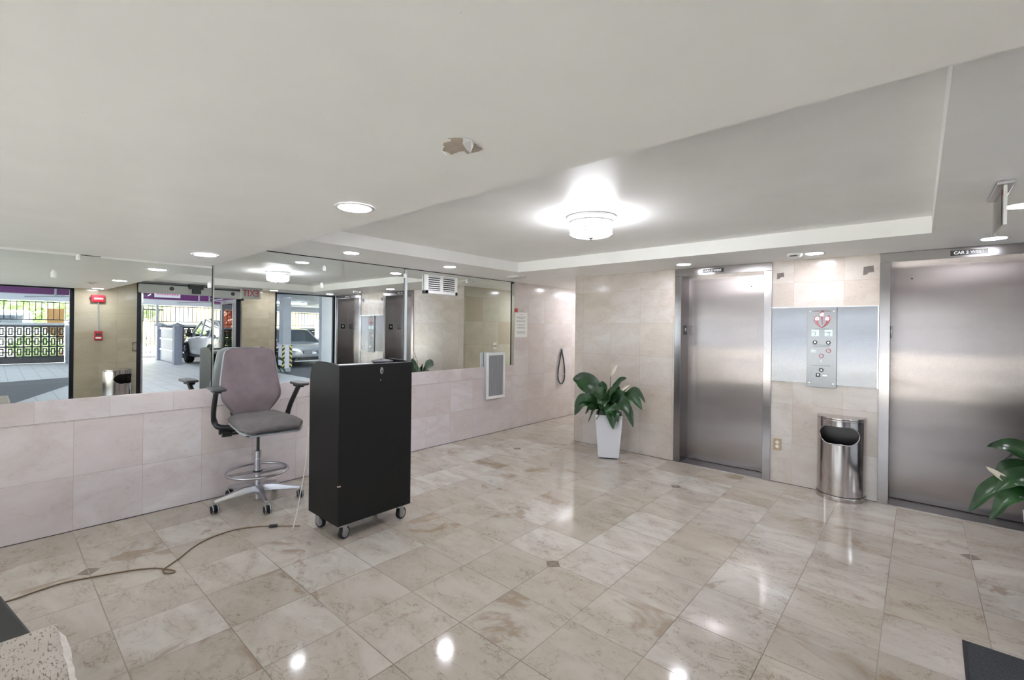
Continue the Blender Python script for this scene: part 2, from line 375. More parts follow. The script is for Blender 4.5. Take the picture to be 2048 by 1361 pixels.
# ceilings: low bulkhead in front, main ceiling with a raised tray behind it
TRX, TRY = (.832, 4.672), 4.383
bm = B(-.2, XW + .3, YF, YB, ZL, 2.6)
for v in bm.verts:
    if v.co.z < 2.3 and v.co.x > 3: v.co.z = ZL + .028
struct('ceiling', bm, M['ceil'])
bm = bmesh.new()
box(bm, -.2, TRX[0], YB, 12, ZM, 2.6); box(bm, TRX[1], XW + .3, YB, YE, ZM, 2.6); box(bm, TRX[0], TRX[1], TRY, YE, ZM, 2.6)
box(bm, TRX[0], XW + .3, YE, YE + .5, ZM + .003, 2.6); box(bm, TRX[0], XC + .4, YE + .5, 12, ZM, 2.6)
struct('ceiling', bm, M['ceil'])
struct('ceiling', B(TRX[0] - .01, TRX[1] + .01, YB, TRY + .01, ZT, 2.62), M['ceil'])
# entrance wall (x = XW): marble piers
Y1, Y2, Y3, Y4 = .88, 1.66, 3.28, 3.92
struct('wall_right', B(XW, XW + .14, Y1, Y2, 0, 2.5), M['walln'])
struct('wall_right', B(XW, XW + .14, Y3, Y4, 0, 2.5), M['walln'])
struct('wall_right', B(XW, XW + .14, Y2, Y3, 2.2, 2.6), M['white'])
struct('wall_right', B(XW, XW + .14, Y4, YE + .3, 2.215, 2.6), M['white'])
struct('wall_right', B(XW, XW + .14, YF, Y1, 2.05, 2.6), M['white'])
struct('wall_right', B(XW, XW + .14, YF - .2, -2.2, 0, 2.05), M['walln'])
# wall behind the camera; its wide window is invented to brighten the ceiling
struct('wall_front', B(-.2, XW, YF - .2, YF, 0, .1), M['walln'])
struct('wall_front', B(-.2, XW, YF - .2, YF, 2.0, 2.6), M['white'])
struct('wall_front', B(-.2, .4, YF - .2, YF, .1, 2.0), M['walln'])
def window(n, x0, x1, y0, y1, z0, z1, mull, fw=.05, ax='y'):
    t = bpy.data.objects.new('window_%d' % n, None); C.objects.link(t); t['kind'] = 'structure'
    bm = bmesh.new()
    if ax == 'y':
        box(bm, x0, x1, y0, y1, z0, z0 + fw); box(bm, x0, x1, y0, y1, z1 - fw * .5, z1)
        for y in [y0] + mull + [y1 - fw]: box(bm, x0, x1, y, y + fw, z0, z1)
        obj('window_pane', B((x0 + x1) / 2 - .003, (x0 + x1) / 2 + .003, y0 + .01, y1 - .01, z0 + .01, z1 - .01), M['glass'], t)
    else:
        box(bm, x0, x1, y0, y1, z0, z0 + fw); box(bm, x0, x1, y0, y1, z1 - fw, z1)
        for x in [x0] + mull + [x1 - fw]: box(bm, x, x + fw, y0, y1, z0, z1)
        obj('window_pane', B(x0 + .01, x1 - .01, (y0 + y1) / 2 - .003, (y0 + y1) / 2 + .003, z0 + .01, z1 - .01), M['glass'], t)
    obj('window_frame', bm, M['dark'], t)
window(1, XW + .04, XW + .1, -2.2, Y1, 0, 2.05, [-.7])
window(2, XW + .04, XW + .1, Y4, YE - .005, 0, 2.215, [])
window(3, .4, XW, YF - .14, YF - .08, .1, 2.0, [2.0, 3.7], ax='x')  # invented window out of view, lets forecourt light reach the ceiling

# entrance door: frame, two leaves folded outward, operator box
t = bpy.data.objects.new('door_1', None); C.objects.link(t); t['kind'] = 'structure'
bm = bmesh.new(); box(bm, XW + .0, XW + .14, Y2, Y2 + .06, 0, 2.2); box(bm, XW, XW + .14, Y3 - .09, Y3, 0, 2.2)
obj('door_frame', bm, M['dark'], t)
bm = bmesh.new(); box(bm, XW - .01, XW, Y2 + .058, Y2 + .085, 0, 2.04); box(bm, XW - .008, XW, Y3 - .012, Y3 + .012, 0, 2.06); obj('frame_trim', bm, M['chrome'], t)
def leaf(y, s):
    L = obj('door_leaf', B(XW + .14, XW + .96, y - .02, y + .02, .03, .2), M['dark'], t)
    bm = bmesh.new(); box(bm, XW + .14, XW + .22, y - .02, y + .02, .2, 2.03); box(bm, XW + .88, XW + .96, y - .02, y + .02, .2, 2.03)
    box(bm, XW + .22, XW + .88, y - .02, y + .02, 1.95, 2.03); obj('stile', bm, M['dark'], L)
    bm = bmesh.new(); box(bm, XW + .213, XW + .228, y - .024, y + .024, .2, 1.95); box(bm, XW + .872, XW + .887, y - .024, y + .024, .2, 1.95); box(bm, XW + .22, XW + .88, y - .03, y + .03, 1.0, 1.04); obj('push_bar', bm, M['alu'], L)
    obj('glass', B(XW + .22, XW + .88, y - .003, y + .003, .2, 1.95), M['glass'], L)
    bm = bmesh.new(); tube(bm, [(XW + .6, y + .04 * s, 1.99), (XW + .75, y + .25 * s, 2.02), (XW + .2, y + .2 * s, 2.03)], .012); obj('closer_arm', bm, M['chrome'], L)
leaf(Y2 + .03, 1); leaf(Y3 - .06, -1)
bm = bmesh.new(); tube(bm, [(XW, Y2 - .0, 1.17), (XW - .01, Y2 - .05, 1.17), (XW - .01, Y2 - .05, 1.03), (XW, Y2 - .0, 1.03)], .007); obj('door_handle', bm, M['black'], t)

# ================================================================== MIRRORS
def mirror(y0, y1, z0, z1, label, tilt=0.0):
    o = thing('wall_mirror', label, 'mirror', (-.012, (y0 + y1) / 2, z0), 0, 'mirror panels over the marble ledge')
    h = z1 - z0; d = (y1 - y0) / 2
    bm = bmesh.new(); v = [bm.verts.new(p) for p in ((.006, -d, 0), (.006, d, 0), (.006 + h * math.sin(tilt), d, h), (.006 + h * math.sin(tilt), -d, h), (0, -d, 0), (0, d, 0), (h * math.sin(tilt), d, h), (h * math.sin(tilt), -d, h))]
    for q in ((0, 1, 2, 3), (4, 7, 6, 5), (0, 4, 5, 1), (1, 5, 6, 2), (2, 6, 7, 3), (3, 7, 4, 0)): bm.faces.new([v[i] for i in q])
    obj('glass', bm, M['mirror'], o)
    return o
def clip(o, y, z):
    bm = bmesh.new(); cyl(bm, (.01, y, z - .028), (.01, y, z + .012), .015, n=12); cyl(bm, (.01, y, z + .012), (.01, y, z + .03), .015, .004, n=12)
    obj('clip', bm, M['white'], o)
ZB = .967
m1 = mirror(YF + .4, 1.274, ZB, ZL - .004, 'frameless wall mirror under the low bulkhead, left of the drafting chair', .0028)
obj('top_channel', B(.0, .02, -2.05, 1.17, ZL - ZB - .014, ZL - ZB + .004), M['white'], m1); obj('top_channel', B(.0, .02, 1.31, 2.035, ZL - ZB - .014, ZL - ZB + .004), M['white'], m1)
m2 = mirror(1.28, 3.268, ZB, ZM - .004, 'middle wall mirror, behind the chair and black podium')
obj('bevel_strip', B(.007, .013, -.994, -.982, 0, ZM - ZB - .004), M['edge'], m2)
m3 = mirror(3.276, 5.198, ZB, ZM - .004, 'right hand wall mirror with the louvred vent on its top edge')
obj('bevel_strip', B(.007, .02, -.96, -.93, 0, ZM - ZB - .02), M['acrylic'], m3)
for o, y, z in ((m1, 1.058, .90), (m1, 1.186, 1.04), (m1, 2.02, .90), (m2, .009, 1.15), (m2, -.016, .972), (m3, -.955, 1.17), (m3, .05, 1.185), (m3, -.13, 1.156)): clip(o, y, z)
bm = bmesh.new(); box(bm, -.03, .006, 5.205, 5.262, ZB, ZM - .03); obj_ = struct('trim_4', bm, M['edge'])
struct('trim_5', B(-.03, .0, 5.198, 5.206, ZB, ZM - .01), M['darkgap'])
struct('trim_6', B(-.001, .003, YB + .03, 5.26, ZM - .006, ZM), M['darkgap'])

# ================================================================== ELEVATORS
def elevator(x0, x1, xr, label, sign_txt, sign_x, key_x):
    e = thing('elevator', label, 'elevator', (x0, YE, 0), 0)
    W = x1 - x0; jw = .075; d = YD - YE
    for a in (0, W - jw):
        obj('jamb', B(a, a + jw, -.012, d + .02, 0, 2.139), M['frame'], e, bevel=.002)
    obj('header', B(0, W, -.014, d + .02, 2.139, 2.222), M['frame'], e, bevel=.002)
    bm = bmesh.new(); nx, nz = 12, 24; a0, a1 = jw, W - jw
    box(bm, a0, a1, d, d + .03, .006, 2.139)
    dr = obj('door_panel', bm, M['door'], e)
    obj('keyhole', cy_((key_x - x0, d - .003, 2.008), (key_x - x0, d + .001, 2.008), .007, n=12), M['black'], dr)
    obj('sill', B(a0, a1, .0, d + .02, -.02, .003), M['plate'], e)
    obj('gap', B(a0, a1, d - .004, d, 0, .008), M['darkgap'], e)
    for a in (jw, W - jw):
        s = 1 if a == jw else -1
        pl = obj('jamb_plate', B(min(a, a + s * .003), max(a, a + s * .003), .075, .165, 1.47, 1.575), M['signblack'], e)
        obj('raised_digit', B(min(a, a + s * .005), max(a, a + s * .005), .105, .135, 1.51, 1.545), M['chrome'], pl)
    bm = B(sign_x[0] - x0, sign_x[1] - x0, -.018, -.013, 2.158, 2.2)
    s = obj('sign', bm, M['signblack'], e)
    text('lettering', sign_txt, .032, M['paper'], s, ((sign_x[0] + sign_x[1]) / 2 - x0, -.0188, 2.179), (PI / 2, 0, 0), 1.0, .0007)
    return e
elevator(E1[0], E1[1], 0, 'brushed steel elevator door with the CAR 1 WEST sign, beside the plant on the wall', 'CAR 1 WEST', (2.80, 3.02), 3.239)
elevator(E2[0], E2[1] - .006, 0, 'brushed steel elevator door with the CAR 2 WEST sign, at the right edge', 'CAR 2 WEST', (4.80, 5.02), 4.56)

# call panel
p = thing('elevator_call_panel', 'wide brushed steel backplate with call buttons mounted between the two elevators', 'control panel', (3.917, YE, 1.0))
bm = bmesh.new(); box(bm, -.425, .425, -.006, 0, .02, .755); obj('backplate', bm, M['panel'], p)
bm = bmesh.new(); box(bm, .418, .426, -.012, -.0, .015, .76); box(bm, -.426, .426, -.009, 0, .755, .762); obj('edge_strip', bm, M['chrome'], p)
kp = obj('button_plate', B(-.118, .118, -.02, -.006, -.01, .752), M['plate'], p, bevel=.002)
F = -.0215
def ring(name, x, z, r0, r1, m, par=kp, dy=0.0):
    bm = bmesh.new(); n = 28
    A = [[bm.verts.new((x + r * math.cos(2 * PI * i / n), F + y, z + r * math.sin(2 * PI * i / n))) for i in range(n)] for r, y in ((r1, .002), (r1, -.002 - dy), (r0, -.002 - dy), (r0, .002))]
    for a, b in zip(A, A[1:]):
        for i in range(n): bm.faces.new((a[i], a[(i + 1) % n], b[(i + 1) % n], b[i]))
    return obj(name, bm, m, par)
def disc(name, x, z, r, m, par=kp, th=.003):
    return obj(name, cy_((x, F - th, z), (x, F + .002, z), r, n=24), m, par)
# emblem: three rings on curved stems that meet in a point
def stroke(name, pts, w, m):
    bm = bmesh.new(); P = spline([(a, 0, b) for a, b in pts], 6); prev = None
    for i, q in enumerate(P):
        t = (P[min(i + 1, len(P) - 1)] - P[max(i - 1, 0)]).normalized(); nrm = Vector((-t.z, 0, t.x)); u = i / (len(P) - 1)
        ww = w[0] + (w[1] - w[0]) * u
        cur = [bm.verts.new((q.x + nrm.x * s * ww, F - .0012, q.z + nrm.z * s * ww)) for s in (-1, 1)]
        if prev: bm.faces.new((prev[0], prev[1], cur[1], cur[0]))
        prev = cur
    ob = obj(name, bm, m, kp); sm = ob.modifiers.new('s', 'SOLIDIFY'); sm.thickness = .001; return ob
zc = .615
for cx_, cz_ in ((0, .07), (-.038, .03), (.042, .03)):
    ring('emblem_ring', cx_, zc + cz_, .019, .0215, M['redring']); disc('emblem_disc', cx_, zc + cz_, .0185, M['paper'], th=.001); disc('emblem_mark', cx_, zc + cz_, .004, M['redring'], th=.002)
stroke('emblem_stroke', [(0, zc - .055), (-.03, zc - .035), (-.056, zc + .0), (-.058, zc + .03), (-.042, zc + .06)], (.003, .002), M['redring'])
stroke('emblem_stroke', [(0, zc - .055), (.03, zc - .035), (.058, zc + .0), (.064, zc + .03), (.052, zc + .062)], (.004, .003), M['redring'])
stroke('emblem_stroke', [(-.012, zc - .04), (-.03, zc - .018), (-.040, zc + .008)], (.001, .006), M['redring'])
stroke('emblem_stroke', [(.012, zc - .04), (.032, zc - .018), (.044, zc + .008)], (.001, .006), M['redring'])
stroke('emblem_stroke', [(.004, zc - .03), (.002, zc + .015), (0, zc + .048)], (.002, .005), M['redring'])
stroke('emblem_stroke', [(-.015, zc + .078), (-.004, zc + .092), (.014, zc + .106)], (.003, .006), M['redring'])
for a in (-.052, .054):
    d_ = obj('display', B(a - .03, a + .03, F - .002, F + .002, .478, .538), M['screen'], kp)
    bm = bmesh.new()
    if a < 0: box(bm, a - .002, a + .002, F - .004, F - .002, .485, .512); box(bm, a - .025, a + .01, F - .004, F - .002, .514, .518)
    else:
        for zz in (.484, .508): box(bm, a - .01, a + .01, F - .004, F - .002, zz, zz + .003)
        box(bm, a + .008, a + .011, F - .004, F - .002, .484, .511); box(bm, a - .025, a + .02, F - .004, F - .002, .514, .518)
    obj('digit', bm, M['ink'], d_)
    disc('call_button', a, .418, .019, M['signblack']); disc('button_core', a, .418, .009, M['chrome'], th=.005)
ring('button_ring', .056, .34, .015, .02, M['redring']); disc('call_button', .056, .34, .014, M['plate'])
ring('button_ring', .0, .29, .015, .02, M['redring']); disc('call_button', .0, .29, .014, M['plate'])
disc('key_switch', 0, .238, .012, M['galv'], th=.006)
ring('key_ring', 0, .155, .010, .019, M['signblack']); disc('key_core', 0, .155, .009, M['paper'])
obj('phone_jack', B(-.042, -.008, F - .003, F + .002, .088, .122), M['signblack'], kp); disc('jack_cap', -.025, .108, .009, M['paper'], th=.005)
for x in (-.095, .095):
    for z in (.03, .715): disc('screw', x, z, .005, M['chrome'])
for z, w_ in ((.722, .06), (.712, .075), (.545, .06), (.39, .07), (.375, .06), (.195, .075), (.455, .0), (.318, .0)):
    if w_:
        bm = bmesh.new(); x = -w_
        while x < w_:
            l_ = random.uniform(.006, .014); box(bm, x, min(w_, x + l_), F - .0012, F, z, z + .004); x += l_ + .004
        obj('engraved_text', bm, M['ink'], kp)
obj('fire_symbol', B(-.085, -.045, F - .001, F, .32, .35), M['galv'], kp)
obj('braille_plate', B(.012, .045, F - .002, F, .1, .108), M['chrome'], kp)

# grey putty patches and screw holes on the marble above the panel
for x, z, s, lb in ((3.561, 2.079, .032, 'small grey putty patch on the marble above the call panel, near the left elevator'), (4.264, 2.083, .04, 'larger square grey putty patch on the marble beside the right elevator')):
    bm = bmesh.new(); prism(bm, [(x - s, z - s * 1.1), (x - s * .2, z - s * .9), (x, z - s * .5), (x + s, z - s * .45), (x + s * .9, z + s), (x - s * .9, z + s * .8)], 1, YE - .003, YE)
    tag(obj('putty_patch', bm, M['tape']), lb, 'patch')
t = thing('wall_outlet', 'two socket outlet low on the marble between the left elevator and the trash can', 'outlet', (3.551, YE, .38))
obj('cover_plate', B(-.036, .036, -.006, 0, -.058, .058), M['outletp'], t, bevel=.002)
for z in (-.02, .022): obj('socket', cy_((0, -.009, z), (0, -.005, z), .016, n=20), M['brass'], t)

# ================================================================== CEILING LIGHTS
first = None
def downlight(x, y, z, label, r=.066):
    global first
    if first is None:
        z = z + (.005 * x if z < 2.1 else 0)
        o = thing('recessed_downlight', label, 'ceiling light', (x, y, z), 0, 'recessed ceiling downlights')
        obj('diffuser', cy_((0, 0, -.004), (0, 0, .0), r, n=32), M['lamp'], o)
        bm = bmesh.new(); lathe(bm, [(r, -.002), (r + .014, -.004), (r + .02, .0)], n=40, cap=False); obj('trim_ring', bm, M['white'], o, smooth=True)
        first = o; return o
    z = z + (.005 * x if z < 2.1 else 0); o = first.copy(); C.objects.link(o); o.location = (x, y, z); o['label'] = label
    for c in list(first.children):
        d = c.copy(); C.objects.link(d); d.parent = o
    return o
DL = [(2.76, 1.05, ZL, 'lit recessed downlight in the bulkhead, nearest to the peeled paint'),
      (.72, 1.03, ZL, 'lit recessed downlight in the bulkhead above the drafting chair'),
      (5.12, 1.12, ZL, 'lit recessed downlight in the bulkhead beside the fire alarm strobe, seen only in the mirror'),
      (.52, 2.29, ZM, 'lit recessed downlight over the middle mirror'),
      (.53, 3.52, ZM, 'lit recessed downlight over the right mirror, close to the louvred vent'),
      (2.72, 4.90, ZM, 'lit recessed downlight directly above the left elevator, with the CAR 1 WEST sign'),
      (3.90, 4.90, ZM, 'lit recessed downlight above the trash can between the elevators'),
      (5.02, 4.90, ZM, 'lit recessed downlight farthest right along the elevator wall'),
      (5.03, 3.74, ZM, 'lit recessed downlight beside the hanging exit sign'),
      (.55, 6.6, ZM, 'lit recessed downlight in the corridor past the mirror')]
for d in DL: downlight(*d)
# corridor tube light (reflected as a bar in the marble)
t = thing('tube_light', 'lit white tube light on the corridor ceiling', 'ceiling light', (.62, 7.9, ZM)); obj('housing', B(-.1, .1, -.6, .6, -.03, 0), M['white'], t); obj('diffuser', B(-.08, .08, -.58, .58, -.06, -.03), mat('lit_corridor_tube', (255, 255, 255), .4, emit=(246, 249, 255), es=17.0), t)
# flush drum fixture in the tray
t = thing('drum_ceiling_light', 'round drum ceiling light with silver cage and white glass, in the raised tray', 'ceiling light', (2.79, 2.93, ZT))
bm = bmesh.new(); lathe(bm, [(.175, 0), (.185, -.008), (.18, -.016), (.165, -.034), (.158, -.042), (.10, -.042)], n=48, cap=False); obj('canopy', bm, mat('satin_silver_canopy', (196, 196, 198), .35), t, smooth=True)
bm = bmesh.new(); lathe(bm, [(.15, -.03), (.152, -.12), (.14, -.135), (.08, -.15), (.0005, -.155)], n=48, cap=False); obj('glass_shade', bm, M['lampsoft'], t, smooth=True)
bm = bmesh.new()
for z, r in ((-.102, .157), (-.124, .157), (-.044, .157)): tube(bm, [(r * math.cos(a * PI / 24), r * math.sin(a * PI / 24), z) for a in range(48)], .0032, 6, True)
for i in range(8):
    a = i * PI / 4 + .3; cyl(bm, (.158 * math.cos(a), .158 * math.sin(a), -.04), (.158 * math.cos(a), .158 * math.sin(a), -.126), .003, n=8)
obj('cage', bm, M['alu'], t, smooth=True)
bm = bmesh.new(); lathe(bm, [(.022, -.154), (.02, -.158), (.008, -.163), (.006, -.172), (.0005, -.176)], n=20, cap=False); obj('finial', bm, M['alu'], t, smooth=True)
# smoke detector
t = thing('smoke_detector', 'white round smoke detector on the ceiling above the call panel', 'smoke detector', (3.76, 4.82, ZM))
bm = bmesh.new(); lathe(bm, [(.06, 0), (.062, -.012), (.052, -.026), (.03, -.036), (.0005, -.038)], n=32, cap=False); obj('housing', bm, M['ceil'], t, smooth=True)
obj('vent_slot', B(-.03, .03, -.056, -.048, -.03, -.02), M['tape'], t)
# ceiling diffuser plate near the mirror end
t = thing('ceiling_register', 'small white square register on the ceiling above the end of the right mirror', 'vent', (.50, 4.72, ZM))
obj('plate', B(-.11, .11, -.07, .07, -.012, 0), M['ceil'], t, bevel=.003); obj('slot', B(-.11, .11, .07, .076, -.014, 0), M['ink'], t)
# exit sign, edge-lit, hanging from the ceiling
t = thing('exit_sign', 'clear acrylic exit sign with red EXIT letters hanging from the ceiling at the right edge', 'exit sign', (4.905, 3.275, ZM))
obj('housing', B(-.03, .03, -.2, .2, -.018, 0), M['alu'], t, bevel=.003)
pn = obj('sign_panel', B(-.004, .004, -.17, .17, -.2, -.018), M['ivory'], t)
obj('front_pane', B(-.012, -.010, -.17, .17, -.2, -.018), M['glass'], t)
obj('panel_edge', B(-.006, .006, -.174, -.168, -.2, -.018), M['white'], t)
text('lettering', 'EXIT', .17, M['exitred'], pn, (-.0055, 0, -.1), (PI / 2, 0, -PI / 2), .82, .004)
# peeled patch of ceiling paint
pa = [(885, 300)]
bm = bmesh.new()
pts = [(3.50, .865), (3.54, .93), (3.52, .96), (3.60, .985), (3.64, .965), (3.655, .935), (3.70, .975), (3.735, .99), (3.72, .945), (3.69, .90), (3.66, .91), (3.62, .87), (3.58, .85), (3.56, .82), (3.52, .84)]
pts = [(3.549, 0.881), (3.583, 0.862), (3.583, 0.855), (3.6, 0.844), (3.618, 0.849), (3.622, 0.854), (3.634, 0.84), (3.631, 0.833), (3.648, 0.841), (3.664, 0.855), (3.653, 0.868), (3.644, 0.889), (3.632, 0.909), (3.627, 0.925), (3.634, 0.924), (3.662, 0.904), (3.657, 0.917), (3.65, 0.924), (3.655, 0.939), (3.651, 0.949), (3.63, 0.952), (3.605, 0.946), (3.589, 0.945), (3.594, 0.933), (3.6, 0.922), (3.586, 0.916), (3.549, 0.917), (3.556, 0.898), (3.555, 0.888)]
t = thing('peeling_paint', 'torn patch of peeling paint baring brown plaster on the low ceiling', 'peeling paint', (0, 0, ZL + .0176))
prism(bm, pts, 2, -.0012, 0); obj('bare_plaster', bm, M['plaster'], t)
bm = bmesh.new(); v = [bm.verts.new(q) for q in ((3.670, .855, -.001), (3.653, .868, -.010), (3.640, .895, -.016), (3.632, .918, -.016), (3.662, .900, -.010), (3.677, .880, -.001))]; bm.faces.new(v)
f_ = obj('curled_flake', bm, M['white'], t); sm = f_.modifiers.new('s', 'SOLIDIFY'); sm.thickness = .0008
bm = bmesh.new(); v = [bm.verts.new(q) for q in ((3.547, .880, -.001), (3.548, .900, -.008), (3.556, .898, -.010), (3.558, .886, -.006), (3.552, .878, -.001))]; bm.faces.new(v)
f_ = obj('curled_flake', bm, M['ceil'], t); sm = f_.modifiers.new('s', 'SOLIDIFY'); sm.thickness = .0008

# ================================================================== LEFT WALL ITEMS
t = thing('louvred_vent', 'white louvred vent mounted on the top edge of the right mirror', 'vent', (0, 3.825, 2.068))
obj('backing', B(0, .012, -.25, .25, -.095, .1), M['black'], t)
bm = bmesh.new(); box(bm, 0, .03, -.265, -.215, -.125, .1); box(bm, 0, .03, .225, .265, -.125, .1); box(bm, 0, .03, -.265, .265, -.125, -.085); box(bm, 0, .03, -.265, .265, .098, .11); box(bm, 0, .028, -.02, .02, -.09, .1); obj('frame', bm, M['white'], t, bevel=.002)
bm = bmesh.new()
for i in range(7):
    z = -.076 + i * .0262
    prism(bm, [(.008, z), (.026, z - .008), (.028, z + .004), (.012, z + .014)], 1, -.22, .23) if False else box(bm, .012, .025, -.22, .23, z, z + .0122)
obj('louvres', bm, M['white'], t)
t = thing('wall_grille', 'tall white framed air grille projecting from the marble under the mirror end', 'vent', (0, 4.82, .84))
obj('housing', B(0, .05, -.19, .19, -.33, .33), M['shell'], t)
bm = bmesh.new(); box(bm, .05, .062, -.19, -.15, -.33, .33); box(bm, .05, .062, .15, .19, -.33, .33); box(bm, .05, .062, -.15, .15, -.33, -.29); box(bm, .05, .062, -.15, .15, .29, .33); obj('frame', bm, M['white'], t, bevel=.003)
bm = bmesh.new()
for i in range(16):
    y = -.145 + i * .0188; box(bm, .05, .057, y, y + .006, -.29, .29)
obj('bars', bm, M['shell'], t)
obj('filter', B(.046, .051, -.15, .15, -.29, .29), mat('grey_filter', (120, 118, 130), .8, noise=.25, nscale=60), t)
t = thing('wall_notice', 'white printed notice sheet on the marble right of the mirror', 'notice', (0, 5.433, 1.575))
obj('sheet', B(0, .003, -.147, .147, -.19, .19), M['paper'], t)
for i, zz in enumerate((.155, .12, .105, .09, .06, .045, .0, -.018, -.04, -.055, -.1, -.118, -.14)):
    w_ = (.10, .05)[i in (0, 3, 7)]
    x = -w_; bm = bmesh.new()
    while x < w_:
        l_ = random.uniform(.012, .03); box(bm, .003, .0036, x, min(w_, x + l_), zz, zz + .006); x += l_ + .006
    obj('text_line', bm, M['tape'], t)
tag(obj('red_sign', B(0, .006, 5.274, 5.345, 1.765, 1.825), M['red']), 'small square red sign on the marble above the white notice', 'sign')
tag(obj('name_label', B(0, .003, 5.42, 5.50, 1.775, 1.80), M['galv']), 'small grey label strip beside the red square sign', 'sign')
t = thing('hanging_hose', 'dark looped hose hanging from a hook on the corridor marble', 'hose', (0, 6.5, 1.17))
bm = bmesh.new(); tube(bm, spline([(.02, 0, 0), (.02, -.05, -.15), (.02, -.105, -.38), (.02, -.09, -.52), (.02, -.02, -.59), (.02, .06, -.55), (.02, .09, -.42), (.02, .055, -.2), (.02, .012, -.08), (.02, 0, .0)], 8), .011, 8); obj('hose_loop', bm, M['hose'], t, smooth=True)
bm = bmesh.new(); cyl(bm, (0, 0, .01), (.035, 0, .01), .012, n=12); cyl(bm, (.02, 0, -.02), (.02, 0, .06), .009, n=12); obj('hook', bm, M['chrome'], t)
t = thing('light_switch', 'ivory double wall plate on the green-grey corridor marble, seen in the mirror', 'switch', (XC, 6.02, 1.2))
obj('plate', B(-.006, 0, -.045, .045, -.06, .06), M['ivory'], t, bevel=.002)
for y in (-.02, .02): obj('toggle', B(-.012, -.006, y - .006, y + .006, -.014, .012), M['ink'], t)

# ================================================================== ENTRANCE WALL ITEMS
t = thing('fire_alarm_strobe', 'red fire alarm strobe high on the marble pier beside the entrance', 'fire alarm', (XW, 1.157, 1.895))
obj('body', B(-.05, 0, -.085, .085, -.06, .06), M['red'], t, bevel=.012, seg=3); obj('lens', B(-.062, -.05, -.05, .06, -.015, .012), M['white'], t, bevel=.004)
obj('side_lug', B(-.03, 0, -.1, -.085, -.012, .02), M['black'], t)
bm = bmesh.new(); cyl(bm, (XW - .012, 1.165, 1.3), (XW - .012, 1.165, 2.02), .01, n=10); tag(obj('alarm_conduit', bm, M['galv']), 'thin grey conduit running between the fire alarm strobe and the pull station', 'pipe')
t = thing('fire_alarm_pull_station', 'red fire alarm pull station on the pier below the strobe', 'fire alarm', (XW, 1.165, 1.29))
obj('body', B(-.045, 0, -.05, .05, -.075, .075), M['red'], t, bevel=.008); obj('handle', B(-.06, -.045, -.035, .035, -.045, -.02), M['paper'], t); obj('label_strip', B(-.047, -.044, -.03, .03, .0, .04), M['ink'], t)
o = thing('door_operator', 'long grey automatic door operator box over the entrance door', 'door operator', (XW, (Y2 + Y3) / 2, 2.03))
obj('cover', B(-.13, 0, -.80, .78, 0, .15), mat('grey_operator_cover', (178, 180, 178), .4), o, bevel=.012); obj('seal', B(-.1, 0, -.82, .80, .15, .168), M['black'], o)
obj('end_trim', B(-.12, 0, .79, .815, -.03, .165), M['black'], o)
bm = bmesh.new(); box(bm, -.18, -.12, -.1, .12, .1, .175); box(bm, -.19, -.13, -.05, .08, .02, .12); obj('motion_sensor', bm, M['black'], o)
for y in (-.35, .62): obj('badge', cy_((-.134, y, .09), (-.13, y, .09), .035, n=20), M['ink'], o)

